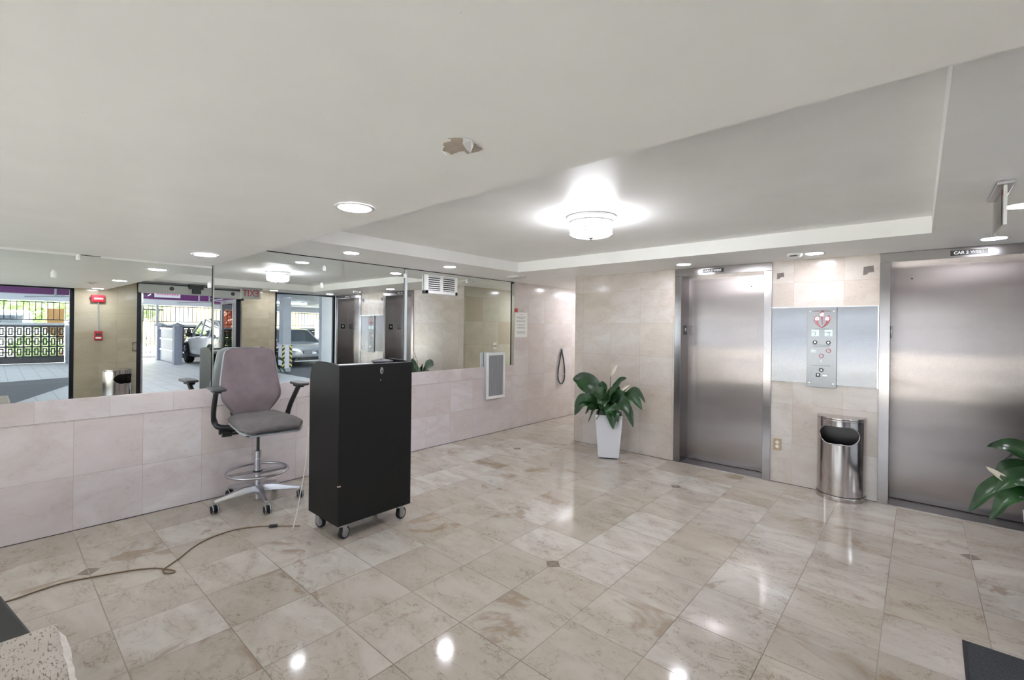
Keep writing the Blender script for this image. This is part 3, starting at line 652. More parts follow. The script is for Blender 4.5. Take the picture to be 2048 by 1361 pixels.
# ================================================================== TRASH CANS
def bin_(loc, rz, label, W=.37, D=.24, H=.745):
    t = thing('trash_can', label, 'trash can', loc, rz, 'half round steel trash cans')
    n = 40
    def outline(s=1.0, e=0.0):
        # flat back at y = 0, half-ellipse front towards -y
        pts = [((W / 2 + e) * math.cos(PI * i / n), -(D + e) * math.sin(PI * i / n) ** .8) for i in range(n + 1)]
        return pts
    import itertools
    # body wall with an oval hole cut by leaving faces out
    bm = bmesh.new(); O = outline(); Z = [.05] + [.06 + (H - .09) * j / 60 for j in range(61)]
    V = [[bm.verts.new((x, y, z)) for x, y in O] for z in Z]
    hx, hz0, hz1 = W * .40, H - .235, H - .07
    for j in range(len(Z) - 1):
        for i in range(n):
            mx_ = (O[i][0] + O[i + 1][0]) / 2; mz = (Z[j] + Z[j + 1]) / 2
            r = (hz1 - hz0) / 2; dx = max(0, abs(mx_) - (hx - r)); dz = mz - (hz0 + r)
            if (dx * dx + dz * dz) < r * r and O[i][1] < -.06: continue
            bm.faces.new((V[j][i], V[j][i + 1], V[j + 1][i + 1], V[j + 1][i]))
        bm.faces.new((V[j][n], V[j][0], V[j + 1][0], V[j + 1][n]))
    obj('body', bm, M['bin'], t, smooth=False)
    for p_ in t.children[-1].data.polygons: p_.use_smooth = abs(p_.normal.y) > .05 and len(p_.vertices) == 4 and p_.area < .05
    bm = bmesh.new(); prism(bm, [(x * .97, y * .97) for x, y in O], 2, H - .29, H - .285); obj('inner_floor', bm, M['black'], t)
    bm = bmesh.new(); V2 = [[bm.verts.new((x * .95, y * .93 - .004, z)) for x, y in O] for z in (H - .285, H - .03)]
    for i in range(n): bm.faces.new((V2[0][i], V2[0][i + 1], V2[1][i + 1], V2[1][i]))
    # liner is only the back half of the cavity
    bm.free(); bm = B(-W * .46, W * .46, -.012, -.006, H - .285, H - .03); obj('liner', bm, M['liner'], t)
    bm = bmesh.new(); prism(bm, [(x * 1.012, y * 1.012) for x, y in O], 2, H - .03, H - .018); prism(bm, O, 2, H - .018, H); obj('lid', bm, M['bin'], t, bevel=.004)
    bm = bmesh.new(); prism(bm, outline(1, .007), 2, .0, .045); obj('base_band', bm, M['bin'], t, bevel=.004)
    # rim around the opening, following the curved front
    bm = bmesh.new(); pts = []
    r = (hz1 - hz0) / 2; N = 64
    for i in range(N):
        a = 2 * PI * i / N; x = (hx - r) * (1 if math.cos(a) > 0 else -1) + r * math.cos(a); z = hz0 + r + r * math.sin(a)
        x = max(-hx, min(hx, x)); th = math.acos(max(-1, min(1, x / (W / 2)))); y = -D * math.sin(th) ** .8
        pts.append((x, y, z))
    tube(bm, pts, .0045, 6, True); obj('opening_rim', bm, M['bin'], t, smooth=True)
    return t
bin_((4.08, YE - .012, 0), 0, 'half round brushed steel trash can standing between the two elevators')
bin_((XW - .11, 1.36, 0), -PI / 2 - .55, 'half round steel trash can against the entrance pier, seen in the left mirror')

# ================================================================== PLANTS
def leaf_mesh(bm, pts, wid, fold=.25, nx=6, up=(0, 0, 1), tilt=0.0):
    P = spline(pts, 5); N = len(P); prev = None
    for i, q in enumerate(P):
        t = (P[min(i + 1, N - 1)] - P[max(i - 1, 0)]).normalized(); s = t.cross(Vector(up))
        if s.length < .05: s = t.orthogonal()
        s.normalize(); nn = s.cross(t).normalized()
        s2 = s * math.cos(tilt) + nn * math.sin(tilt); n2 = -s * math.sin(tilt) + nn * math.cos(tilt)
        u = i / (N - 1); q_ = min(1, max(0, (u - .14) / .86)); w = wid * max(.02, (4 * q_ ** .95 * (1 - q_) ** 1.05 * (1.12 - .24 * q_)) if u > .14 else .04)
        row = []
        for j in range(-nx // 2, nx // 2 + 1):
            a = j / (nx / 2); row.append(bm.verts.new(q + s2 * a * w * .5 + n2 * (abs(a) ** 1.5) * w * fold + n2 * .004 * math.sin(u * 28) * abs(a)))
        if prev:
            for a, b, c, d in zip(prev, prev[1:], row[1:], row): bm.faces.new((a, b, c, d))
        prev = row
def flower(parent, base, top, dirv, L=.13, m=None):
    f = obj('flower', bmesh.new(), M['spathe'], parent)
    bm = bmesh.new(); t_ = Vector(top); d = Vector(dirv).normalized()
    leaf_mesh(bm, [t_ - d * .01, t_ + d * L * .4, t_ + d * L * .8, t_ + d * L * 1.15], L * .24, .5, up=(.3, -1, .2))
    f.data = bpy.data.meshes.new('flower'); bm.to_mesh(f.data); bm.free(); f.data.materials.append(M['spathe'])
    for p_ in f.data.polygons: p_.use_smooth = True
    bm = bmesh.new(); tube(bm, spline([base, (Vector(base) + t_) / 2 + Vector((0, 0, .04)), t_], 5), .004, 6); obj('flower_stalk', bm, M['stem'], f, smooth=True)
    bm = bmesh.new(); cyl(bm, t_ + d * .01, t_ + d * L * .55, .006, .003, n=8); obj('spadix', bm, M['ivory'], f, smooth=True)
def planter(t, H=.52, top=.158, bot=.118, rz=0.0):
    kids = len(t.children); bm = bmesh.new(); R = []
    for s, z in ((bot, .012), (bot + .002, .02), (top, H), (top - .012, H), (top - .016, H - .05)):
        R.append([bm.verts.new((x * s, y * s, z)) for x, y in ((-1, -1), (1, -1), (1, 1), (-1, 1))])
    for a, b in zip(R, R[1:]):
        for i in range(4): bm.faces.new((a[i], a[(i + 1) % 4], b[(i + 1) % 4], b[i]))
    bm.faces.new(R[0]); obj('pot', bm, M['pot'], t, bevel=.012, seg=3)
    bm = bmesh.new(); box(bm, -top + .014, top - .014, -top + .014, top - .014, H - .1, H - .045); obj('soil', bm, M['soil'], t)
    bm = bmesh.new()
    for x in (-1, 1):
        for y in (-1, 1): cyl(bm, (x * bot * .8, y * bot * .8, 0), (x * bot * .8, y * bot * .8, .014), .01, n=10)
    bm.free(); bm = B(-bot * .85, bot * .85, -bot * .85, bot * .85, 0, .013)
    obj('foot_pad', bm, M['black'], t)
    for c_ in t.children: c_.rotation_euler = (0, 0, rz)
def leaves(t, spec):
    bm = bmesh.new()
    for mid, tip, wid, fold, tilt in spec:
        b = Vector((random.uniform(-.05, .05), random.uniform(-.05, .05), .48)); m_ = Vector(mid); q = Vector(tip)
        st = b + (m_ - b) * .5 + Vector((0, 0, .05))
        leaf_mesh(bm, [b, st, m_, m_ + (q - m_) * .55 + Vector((0, 0, .03)), q], wid, fold, tilt=tilt)
    # petioles
    for mid, tip, wid, fold, tilt in spec:
        m_ = Vector(mid); tube(bm, spline([(random.uniform(-.04, .04), random.uniform(-.04, .04), .46), (m_.x * .35, m_.y * .35, .46 + (m_.z - .46) * .6), (m_.x * .75, m_.y * .75, .02 + m_.z)], 4), .0045, 5)
    f = obj('foliage', bm, M['leaf'], t, smooth=True); return f
P1 = (1.842, 4.905, 0)
t = thing('potted_peace_lily', 'peace lily in a tall white planter, against the marble left of the elevators', 'potted plant', P1)
planter(t, rz=math.radians(29.5))
leaves(t, [((-.25, -.04, .84), (-.48, -.06, .89), .235, .10, 1.1), ((-.25, -.15, .66), (-.35, -.20, .47), .18, .10, .9), ((-.18, -.14, .70), (-.39, -.16, .56), .12, .12, .9), ((-.06, -.13, .62), (-.17, -.18, .41), .15, .12, .3),
           ((.10, -.15, .63), (.17, -.20, .38), .16, .12, -.5), ((.06, -.12, .60), (.10, -.16, .44), .10, .15, -.2), ((.19, -.12, .68), (.34, -.14, .57), .20, .1, -.9), ((.27, -.1, .63), (.375, -.12, .42), .11, .15, -.7),
           ((.29, -.05, .76), (.45, -.06, .62), .13, .15, -1.0), ((.30, .03, .82), (.46, .0, .69), .07, .2, -.8), ((.10, .0, .83), (.23, .0, .95), .10, .3, -1.0), ((-.09, .0, .76), (-.12, .0, .88), .12, .3, .9),
           ((.05, -.02, .76), (.16, -.03, .81), .14, .2, -.9), ((-.06, -.08, .74), (-.20, -.12, .73), .16, .2, .9), ((0, -.12, .68), (.02, -.22, .58), .16, .2, .2), ((-.02, .1, .74), (-.1, .2, .7), .14, .2, 0), ((.1, .12, .74), (.2, .2, .66), .14, .2, 0),
           ((.12, -.06, .72), (.25, -.08, .74), .14, .2, -1.0), ((.02, -.16, .60), (-.04, -.21, .46), .13, .15, .2), ((-.10, -.17, .60), (-.20, -.2, .50), .13, .15, .6), ((.14, -.16, .58), (.22, -.18, .46), .12, .15, -.5), ((.0, -.16, .64), (.08, -.2, .56), .15, .15, 0), ((-.12, -.1, .66), (-.24, -.14, .64), .14, .2, .9)])
flower(t, (0, 0, .5), (.03, -.02, .96), (.35, -.05, .55), .15); flower(t, (.03, 0, .5), (.17, -.04, .80), (.5, 0, .35), .13)
P2 = (5.22, 3.74, 0)
t = thing('potted_peace_lily', 'peace lily cut off by the right edge, with one cream spathe pointing left', 'potted plant', P2)
planter(t)
leaves(t, [((-.24, -.04, .68), (-.385, -.05, .50), .12, .2, .6), ((-.20, -.12, .66), (-.31, -.15, .50), .10, .2, .5), ((-.14, .02, .84), (-.31, .04, .87), .14, .15, .6), ((-.06, -.22, .70), (-.10, -.36, .60), .10, .15, -.3), ((.05, -.2, .80), (.02, -.36, .70), .14, .15, .2),
           ((-.16, -.08, .74), (-.28, -.1, .66), .13, .2, .7), ((-.18, .04, .76), (-.28, .04, .68), .12, .15, .8), ((-.12, .12, .82), (-.22, .2, .78), .13, .15, .2), ((0, .12, .86), (-.02, .26, .8), .13, .15, 0),
           ((.1, .1, .8), (.18, .22, .7), .13, .15, 0), ((-.1, .14, .68), (-.18, .26, .55), .11, .15, .3), ((.08, -.12, .66), (.14, -.24, .5), .12, .15, 0), ((.1, .16, .68), (.12, .28, .54), .11, .15, 0),
           ((0, 0, .9), (-.04, .05, .98), .12, .2, .2), ((-.1, -.14, .62), (-.16, -.2, .46), .12, .2, .5), ((.06, -.1, .86), (.14, -.16, .92), .13, .15, 0)])
flower(t, (-.02, 0, .5), (-.20, -.06, .68), (-.62, -.1, .5), .14)

# ================================================================== PODIUM
PX0, PX1, PY0, PY1, PZ0, PZ1 = 1.16, 1.6, 1.605, 2.215, .12, 1.24
t = thing('rolling_podium', 'black textured podium cabinet on casters in front of the mirror', 'podium', ((PX0 + PX1) / 2, (PY0 + PY1) / 2, 0))
hx, hy = (PX1 - PX0) / 2, (PY1 - PY0) / 2
side = [(-hx, PZ0), (hx, PZ0), (hx, PZ1)] + [(hx - .1, PZ1 + .012), (-hx + .14, PZ1 + .018)] + [(-hx + .14 - .14 * math.sin(a * PI / 12), PZ1 + .018 - .14 * (1 - math.cos(a * PI / 12))) for a in range(1, 7)]
for y0, y1 in ((-hy, -hy + .02), (hy - .02, hy)):
    bm = bmesh.new()
    A = [bm.verts.new((x, y0, z)) for x, z in side]; D = [bm.verts.new((x, y1, z)) for x, z in side]
    for i in range(len(side)): bm.faces.new((A[i], A[(i + 1) % len(side)], D[(i + 1) % len(side)], D[i]))
    bm.faces.new(A); bm.faces.new(D[::-1]); obj('side_panel', bm, M['darkwood'], t)
obj('front_panel', B(hx - .02, hx, -hy + .02, hy - .02, PZ0, PZ1), M['darkwood'], t)
obj('top_edge', B(hx - .022, hx + .001, -hy, hy, PZ1, PZ1 + .004), M['darktop'], t)
obj('writing_top', B(-hx + .05, hx - .02, -hy + .02, hy - .02, PZ1 - .045, PZ1 - .025), M['darktop'], t)
obj('bottom_shelf', B(-hx, hx - .02, -hy + .02, hy - .02, PZ0, PZ0 + .02), M['darkwood'], t)
obj('back_door', B(-hx, -hx + .02, -hy + .02, hy - .02, PZ0 + .02, PZ1 - .2), M['darkwood'], t)
bm = bmesh.new(); prism(bm, [(.012 * math.cos(a), 1.19 + .025 * math.sin(a)) for a in [i * PI / 8 for i in range(16)]], 0, hx, hx + .006)
for v in bm.verts: v.co.y += .03
s_ = obj('lock_plate', bm, M['galv'], t); obj('lock_hole', B(hx + .006, hx + .008, .026, .034, 1.175, 1.195), M['black'], s_)
obj('worn_chip', B(hx - .012, hx + .0008, -hy - .001, -hy + .02, .395, .405), M['plaster'], t); obj('worn_chip', B(hx, hx + .001, .02, .026, 1.115, 1.123), M['galv'], t)
def caster(x, y, ang):
    c = thing_child = bpy.data.objects.new('caster', None); C.objects.link(c); c.parent = t; c.location = (x, y, 0); c.rotation_euler = (0, 0, ang)
    bm = bmesh.new(); box(bm, -.03, .03, -.03, .03, .11, .12); cyl(bm, (0, 0, .095), (0, 0, .112), .024, n=16)
    box(bm, -.012, .03, -.022, -.018, .035, .1); box(bm, -.012, .03, .018, .022, .035, .1); obj('fork', bm, M['galv'], c, bevel=.002)
    bm = bmesh.new(); cyl(bm, (.02, -.014, .045), (.02, .014, .045), .045, n=28); obj('tyre', bm, M['rubber'], c, bevel=.004)
    bm = bmesh.new(); cyl(bm, (.02, -.0165, .045), (.02, .0165, .045), .032, n=24); cyl(bm, (.02, -.022, .045), (.02, .022, .045), .007, n=12); obj('hub', bm, M['galv'], c)
for x, y, a in ((hx - .05, -hy + .06, 1.9), (hx - .05, hy - .07, 1.75), (-hx + .06, -hy + .05, .25), (-hx + .06, hy - .07, 2.2)): caster(x, y, a)
o = obj('paper_sheet', B(PX0 + .15, PX1 - .05, 1.72, 2.0, PZ1 - .0245, PZ1 - .012), M['paper']); tag(o, 'white paper stack lying on top of the black podium', 'papers')
bm = bmesh.new(); lathe(bm, [(.0005, .0), (.06, .002), (.085, .02), (.088, .028), (.07, .032), (.0005, .045)], (1.36, 2.1, PZ1 - .024), 24, cap=False)
tag(obj('black_dish', bm, M['darktop'], smooth=True), 'dark shallow lid lying at the right end of the podium top', 'lid')

# ================================================================== CHAIR
t = thing('drafting_chair', 'tall mauve grey drafting chair with foot ring and black armrests, before the mirror', 'chair', (.365, 1.53, 0), math.radians(-4))
bm = bmesh.new(); cyl(bm, (0, 0, .03), (0, 0, .2), .022, n=20); cyl(bm, (0, 0, .2), (0, 0, .38), .03, n=24); cyl(bm, (0, 0, .38), (0, 0, .44), .026, n=24); obj('gas_column', bm, M['alu'], t)
obj('piston', cy_((0, 0, .44), (0, 0, .66), .0125, n=16), M['black'], t)
obj('collar', cy_((0, 0, .262), (0, 0, .275), .036, n=24), M['black'], t)
def wld(x, y):  # world offset into chair coordinates
    a = math.radians(4); return (x * math.cos(a) - y * math.sin(a), x * math.sin(a) + y * math.cos(a))
WH = [wld(*q) for q in ((.0, -.325), (-.31, -.12), (.31, -.04), (.14, .30), (-.2, .22))]
for x, y in WH:
    L = math.hypot(x, y); ux, uy = x / L, y / L; px_, py_ = -uy, ux
    bm = bmesh.new(); secs = [(.0, .034, .10, .155), (.12, .026, .095, .15), (L * .75, .017, .085, .118), (L, .013, .075, .098)]; prev = None
    for s_, w_, z0, z1 in secs:
        cur = [bm.verts.new((ux * s_ + px_ * a * w_, uy * s_ + py_ * a * w_, z)) for a, z in ((-1, z0), (1, z0), (.8, z1), (-.8, z1))]
        if prev:
            for i in range(4): bm.faces.new((prev[i], prev[(i + 1) % 4], cur[(i + 1) % 4], cur[i]))
        prev = cur
    bm.faces.new(prev); leg = obj('leg', bm, M['alu'], t, bevel=.004)
    c = bpy.data.objects.new('caster', None); C.objects.link(c); c.parent = t; c.location = (x, y, 0); c.rotation_euler = (0, 0, random.uniform(-.5, .9))
    bm = bmesh.new(); cyl(bm, (0, 0, .05), (0, 0, .09), .011, n=12); obj('stem', bm, M['chrome'], c)
    bm = bmesh.new(); cyl(bm, (.012, -.026, .032), (.012, -.006, .032), .031, n=24); cyl(bm, (.012, .006, .032), (.012, .026, .032), .031, n=24); cyl(bm, (.012, -.006, .032), (.012, .006, .032), .02, n=16); obj('wheel', bm, M['rubber'], c, bevel=.004)
    bm = bmesh.new(); tube(bm, [(.012 + .0325 * math.cos(a), -.018, .032 + .0325 * math.sin(a)) for a in [i * PI / 10 for i in range(-3, 13)]], .0035, 6); tube(bm, [(.012 + .0325 * math.cos(a), .018, .032 + .0325 * math.sin(a)) for a in [i * PI / 10 for i in range(-3, 13)]], .0035, 6); obj('wheel_guard', bm, M['shell'], c)
R_ = .235
bm = bmesh.new(); tube(bm, [(R_ * math.cos(i * PI / 32), R_ * math.sin(i * PI / 32), .27) for i in range(64)], .0105, 10, True); fr_ = obj('foot_ring', bm, M['alu'], t, smooth=True)
bm = bmesh.new(); prev = None
for i in range(21):
    u = -1 + i / 10; w_ = .036 - .018 * math.cos(u * PI) * 0 - .02 * (1 - abs(u)) * 0; w_ = .05 - .012 * (abs(u)); zt = .262 + .0
    cur = [bm.verts.new((a * w_, u * R_ * .98, z)) for a, z in ((-1, .25), (1, .25), (1, .266), (-1, .266))]
    if prev:
        for j in range(4): bm.faces.new((prev[j], prev[(j + 1) % 4], cur[(j + 1) % 4], cur[j]))
    prev = cur
obj('ring_crossbar', bm, M['alu'], fr_)
# seat: rounded cushion with a waterfall front
def cushion(nx, ny, fn):
    bm = bmesh.new(); T, Bt = [], []
    for i in range(nx + 1):
        T.append([]); Bt.append([])
        for j in range(ny + 1):
            a, b = fn(i / nx, j / ny); T[-1].append(bm.verts.new(a)); Bt[-1].append(bm.verts.new(b))
    for i in range(nx):
        for j in range(ny):
            bm.faces.new((T[i][j], T[i + 1][j], T[i + 1][j + 1], T[i][j + 1])); bm.faces.new((Bt[i][j], Bt[i][j + 1], Bt[i + 1][j + 1], Bt[i + 1][j]))
    for i in range(nx):
        bm.faces.new((T[i][0], Bt[i][0], Bt[i + 1][0], T[i + 1][0])); bm.faces.new((T[i][ny], T[i + 1][ny], Bt[i + 1][ny], Bt[i][ny]))
    for j in range(ny):
        bm.faces.new((T[0][j], T[0][j + 1], Bt[0][j + 1], Bt[0][j])); bm.faces.new((T[nx][j], Bt[nx][j], Bt[nx][j + 1], T[nx][j + 1]))
    return bm
def seatf(u, v, top=.072, bot=0.0, sx=1.0, z=.685):
    w_ = .25 * (1 - .12 * (1 - u) ** 2) * (1 - .28 * max(0, (u - .78) / .22) ** 2.2) * sx; x = -.19 + .54 * u; y = (v * 2 - 1) * w_ + .03
    e = 1 - abs(v * 2 - 1) ** 5; ex = 1 - max(0, (u - .7) / .3) ** 3 * .8
    zt = z + bot + (top - bot) * (.35 + .65 * e) * ex - .035 * max(0, (u - .65) / .35) ** 2 - .012 * (1 - abs(v * 2 - 1)) * (1 - u)
    return (x, y, zt), (x * .97, y * .95, z + bot - .02 * max(0, (u - .7) / .3))
obj('seat', cushion(18, 16, lambda u, v: seatf(u, v)), M['seatfab'], t, smooth=True)
obj('seat_shell', cushion(14, 12, lambda u, v: seatf(u, v, .004, -.02, .99)), M['shell'], t, smooth=True)
bm = bmesh.new(); box(bm, -.1, .1, -.06, .06, .62, .67); box(bm, .02, .12, -.09, .09, .625, .665); obj('tilt_mechanism', bm, M['black'], t, bevel=.006)
bm = bmesh.new(); cyl(bm, (-.1, -.2, .62), (-.1, -.12, .62), .012, n=12); cyl(bm, (-.1, -.27, .62), (-.1, -.2, .62), .02, n=16); cyl(bm, (.0, -.27, .615), (.0, -.2, .615), .02, n=16); cyl(bm, (0, -.2, .615), (0, -.05, .615), .01, n=12); obj('adjustment_knobs', bm, M['black'], t)
# backrest
def bw(z):
    pts = [(.70, .10), (.74, .135), (.80, .185), (.87, .232), (.91, .24), (1.0, .234), (1.15, .215), (1.26, .2), (1.29, .19), (1.305, .172), (1.315, .14)]
    for (a, x), (b, y) in zip(pts, pts[1:]):
        if z <= b: return x + (y - x) * (z - a) / (b - a)
    return pts[-1][1]
def backf(u, v, th=.035, sc_=1.0, off=0.0):
    z = .70 + .615 * u; y = (v * 2 - 1) * bw(z) * sc_; q = abs(v * 2 - 1)
    x = -.235 - .07 * ((z - .7) / .6) + .035 * math.exp(-((z - .86) / .13) ** 2) + .045 * q ** 2
    return (x + off + th * (1 - q ** 6) * min(1, 6 * u + .15, 6 * (1 - u) + .15) * .6, y, z), (x + off - .012, y, z)
obj('backrest', cushion(22, 14, lambda u, v: backf(u, v)), M['fabric'], t, smooth=True)
obj('back_shell', cushion(22, 14, lambda u, v: backf(u, v, 0.0, 1.035, -.012)), M['shell'], t, smooth=True)
bm = bmesh.new()
for s_ in (-1, 1): tube(bm, spline([(-.04, s_ * .05, .625), (-.2, s_ * .09, .64), (-.29, s_ * .13, .74), (-.31, s_ * .13, .95)], 5), .014, 8, flat=1.3)
obj('back_bracket', bm, M['black'], t, smooth=True)
for s_ in (-1, 1):
    bm = bmesh.new(); tube(bm, spline([(-.05, s_ * .08, .65), (-.12, s_ * .25, .655), (-.16, s_ * .29, .70), (-.12, s_ * .305, .80), (.03, s_ * .32, .975)], 6), .019, 10, flat=1.25); ar = obj('armrest', bm, M['black'], t, smooth=True)
    bm = bmesh.new(); prism(bm, [(p_[0], p_[1] + s_ * .32) for p_ in rrect(-.085, .185, -.05, .05, .045)], 2, .992, 1.015); obj('arm_pad', bm, M['padtop'], ar, bevel=.008)
    obj('pad_base', B(-.04, .10, s_ * .32 - .028, s_ * .32 + .028, .968, .993), M['black'], ar, bevel=.01)

# ================================================================== CABLES
c = spline([(q[0], q[1], .006) for q in ((.91, -.05), (.927, .082), (.908, .187), (.90, .29), (.936, .403), (1.008, .577), (1.08, .68), (1.16, .735), (1.215, .76), (1.225, .735), (1.19, .712), (1.14, .715), (1.112, .745), (1.04, .824), (.93, .93), (.86, 1.05), (.84, 1.2), (.90, 1.33), (.96, 1.40))], 8)
t = thing('floor_cable', 'thin brown cable with a small loop lying across the marble floor', 'cable'); bm = bmesh.new(); tube(bm, c, .0042, 6); obj('cable', bm, M['cord'], t, smooth=True)
bm = bmesh.new(); box(bm, -.012, .012, -.028, .028, 0, .02); cn = obj('inline_connector', bm, M['black'], t, bevel=.005); cn.location = (.985, 1.42, 0); cn.rotation_euler = (0, 0, -.6)
bm = bmesh.new(); tube(bm, spline([(1.0, 1.44, .006), (1.05, 1.49, .005), (1.12, 1.56, .005)], 5), .003, 6); obj('plug_wire', bm, M['cord'], t)
bm = bmesh.new(); tube(bm, spline([(1.17, 1.598, .75), (1.13, 1.59, .45), (1.09, 1.57, .22), (1.08, 1.55, .08), (1.10, 1.52, .006), (1.13, 1.50, .005)], 8), .0035, 6)
tag(obj('white_cord', bm, M['wcord'], smooth=True), 'thin white cord hanging down the left side of the podium to the floor', 'cable')

# ================================================================== FOREGROUND LEFT, MAT
SX, SY, SZ = 2.654, .142, .6
t = thing('travertine_table', 'pitted travertine topped low table at the bottom left corner', 'table', (SX, SY, 0))
bm = bmesh.new(); nn_ = 26
top = [(0 + .0, 0)] + [(.0 + i * .05, -.0) for i in range(0)]
obj('stone_top', B(0.0, 1.1, -1.0, 0, SZ - .05, SZ), M['trav'], t)
bm = bmesh.new(); A = []
for i in range(30):
    x = .01 + i * .038; a = .004 * random.random(); b_ = .010 + .005 * random.random() - (.012 if i < 2 else 0)
    A.append([bm.verts.new(q) for q in ((x, -a, SZ + .0015), (x, b_, SZ - .006), (x, b_ + .002, SZ - .05), (x, -.01, SZ - .05))])
for p_, q_ in zip(A, A[1:]):
    for j in range(3): bm.faces.new((p_[j], p_[j + 1], q_[j + 1], q_[j]))
obj('chipped_edge', bm, M['chipped'], t)
bm = bmesh.new()
for x in (.08, 1.02):
    for y in (-.92, -.08): box(bm, x - .03, x + .03, y - .03, y + .03, 0, SZ - .05)
obj('table_frame', bm, M['dark'], t)
t = thing('black_storage_bin', 'open black bin with a broad rim, behind the travertine table', 'bin', (1.912, .033, 0), math.radians(9.6))
bm = bmesh.new(); R = []
for e, z in ((-.04, 0), (0, .44), (-.006, .45), (-.085, .43), (-.10, .42), (-.13, .05)):
    R.append([bm.verts.new(q) for q in ((-.35 - e, -.5 - e, z), (.69 + e, -.5 - e, z), (.69 + e, e, z), (-.35 - e, e, z))])
for a, b in zip(R, R[1:]):
    for j in range(4): bm.faces.new((a[j], a[(j + 1) % 4], b[(j + 1) % 4], b[j]))
bm.faces.new(R[0]); bm.faces.new(R[-1]); obj('body', bm, M['black'], t, bevel=.006)
t = thing('floor_mat', 'charcoal ribbed entrance mat at the bottom right corner', 'mat', (4.785, 3.183, 0), math.radians(-1))
obj('pile', B(.015, .62, -1.6, -.015, 0, .012), M['mat'], t); obj('rubber_border', B(0, .63, -1.615, 0, 0, .008), M['rubber'], t)

# ================================================================== OUTDOORS (seen through the doors, in the mirrors)
struct('ground_driveway', B(XW + .14, 19.2, -8, 14, -.12, -.01), M['paver'])
struct('ground_driveway', B(-6, XW + .14, -16, YF - .2, -.12, -.01), M['street'])  # unseen forecourt paving, added to bounce sunlight up to the lobby ceiling
struct('ground_street', B(19.2, 60, -30, 50, -.15, -.02), M['street'])
bm = bmesh.new(); v = [bm.verts.new(q) for q in ((7.4, -8, -.006), (7.8, .3, -.006), (10.6, 1.3, -.006), (13.5, 3.0, -.006), (12.5, 1.43, -.006), (12.1, .25, -.006), (11.0, -8, -.006))]; bm.faces.new([v[i] for i in (0, 1, 2, 4, 5, 6)]); struct('ground_asphalt', bm, M['asphalt'])
struct('ground_asphalt', B(7.2, 19, 6.2, 14, -.008, -.005), M['asphalt'])
struct('ceiling_garage', B(XW + .14, 18.5, -8, 14, 2.45, 2.7), M['concrete'])
struct('wall_garage', B(XW + .14, 18, -8.2, -8, -.1, .95), M['brickw'])
struct('wall_garage', B(-6, XW, -16.2, -16, -.1, 1.6), M['brickw'])  # unseen far wall, added to give the steel doors something to reflect
struct('wall_garage', B(-6.2, -6, -16, YF - .2, -.1, 2.45), M['concrete'])
for q in (7.5, 11.6): struct('wall_garage', B(q - .2, q + .2, -8.2, -7.8, .95, 2.45), M['brickw'])
struct('trim_7', B(10.5, 10.8, -8, 5.7, 2.13, 2.45), M['purple'])
struct('trim_8', B(18.45, 18.75, -8, 14, 2.2, 2.45), M['white2'])
struct('wall_garage', B(XW + .14, 19, 13.8, 14, 0, 2.45), M['concrete'])
struct('wall_garage', B(6.6, 6.75, 5.5, 6.3, 0, 2.45), M['concrete'])
# garage tube lights
g0 = None
for i, (x, y, lb) in enumerate(((8.4, 7.6, 'garage tube light nearest to the right hand entrance window'), (8.4, 2.6, 'garage tube light outside the entrance door'), (8.4, -1.6, 'garage tube light outside the left window'),
                 (13.4, 7.6, 'garage tube light over the silver sedan'), (13.4, 2.6, 'garage tube light beyond the purple beam, before the garden gate'), (13.4, -1.6, 'garage tube light beyond the purple beam, left part'))):
    if g0 is None:
        o = g0 = thing('garage_tube_light', lb, 'ceiling light', (x, y, 2.45), 0, 'garage tube lights')
        obj('housing', B(-.07, .07, -.62, .62, -.04, 0), M['white'], o); obj('tube', B(-.05, .05, -.6, .6, -.09, -.04), M['tubeglow'], o)
    else:
        o = g0.copy(); C.objects.link(o); o.location = (x, y, 2.45); o['label'] = lb
        for c_ in list(g0.children):
            d_ = c_.copy(); C.objects.link(d_); d_.parent = o
# roof sign panel and pipe hangers
t = thing('hanging_sign', 'white hanging sign with faded pink lettering outside the entrance, seen in the left mirror', 'sign', (10.3, 3.1, 2.3))
obj('panel', B(-.02, .02, -.28, .28, -.13, .13), M['white2'], t)
bm = bmesh.new()
for z in (.04, -.04):
    x = -.24
    while x < .2: l_ = random.uniform(.02, .05); box(bm, -.024, -.02, x, x + l_, z - .025, z + .03); x += l_ + .015
obj('lettering', bm, M['pinkp'], t)
for y, lb in ((3.85, 'pale pipe drop on the purple beam seen through the entrance door'), (1.0, 'pale pipe drop on the purple beam seen through the left window')):
    bm = bmesh.new(); cyl(bm, (10.45, y, 2.08), (10.45, y, 2.45), .02, n=8); cyl(bm, (10.45, y + .25, 2.08), (10.45, y + .25, 2.45), .02, n=8); cyl(bm, (10.45, y - .5, 2.05), (10.45, y + .3, 2.1), .012, n=8)
    tag(obj('pipe_hanger', bm, M['concrete']), lb, 'pipe')
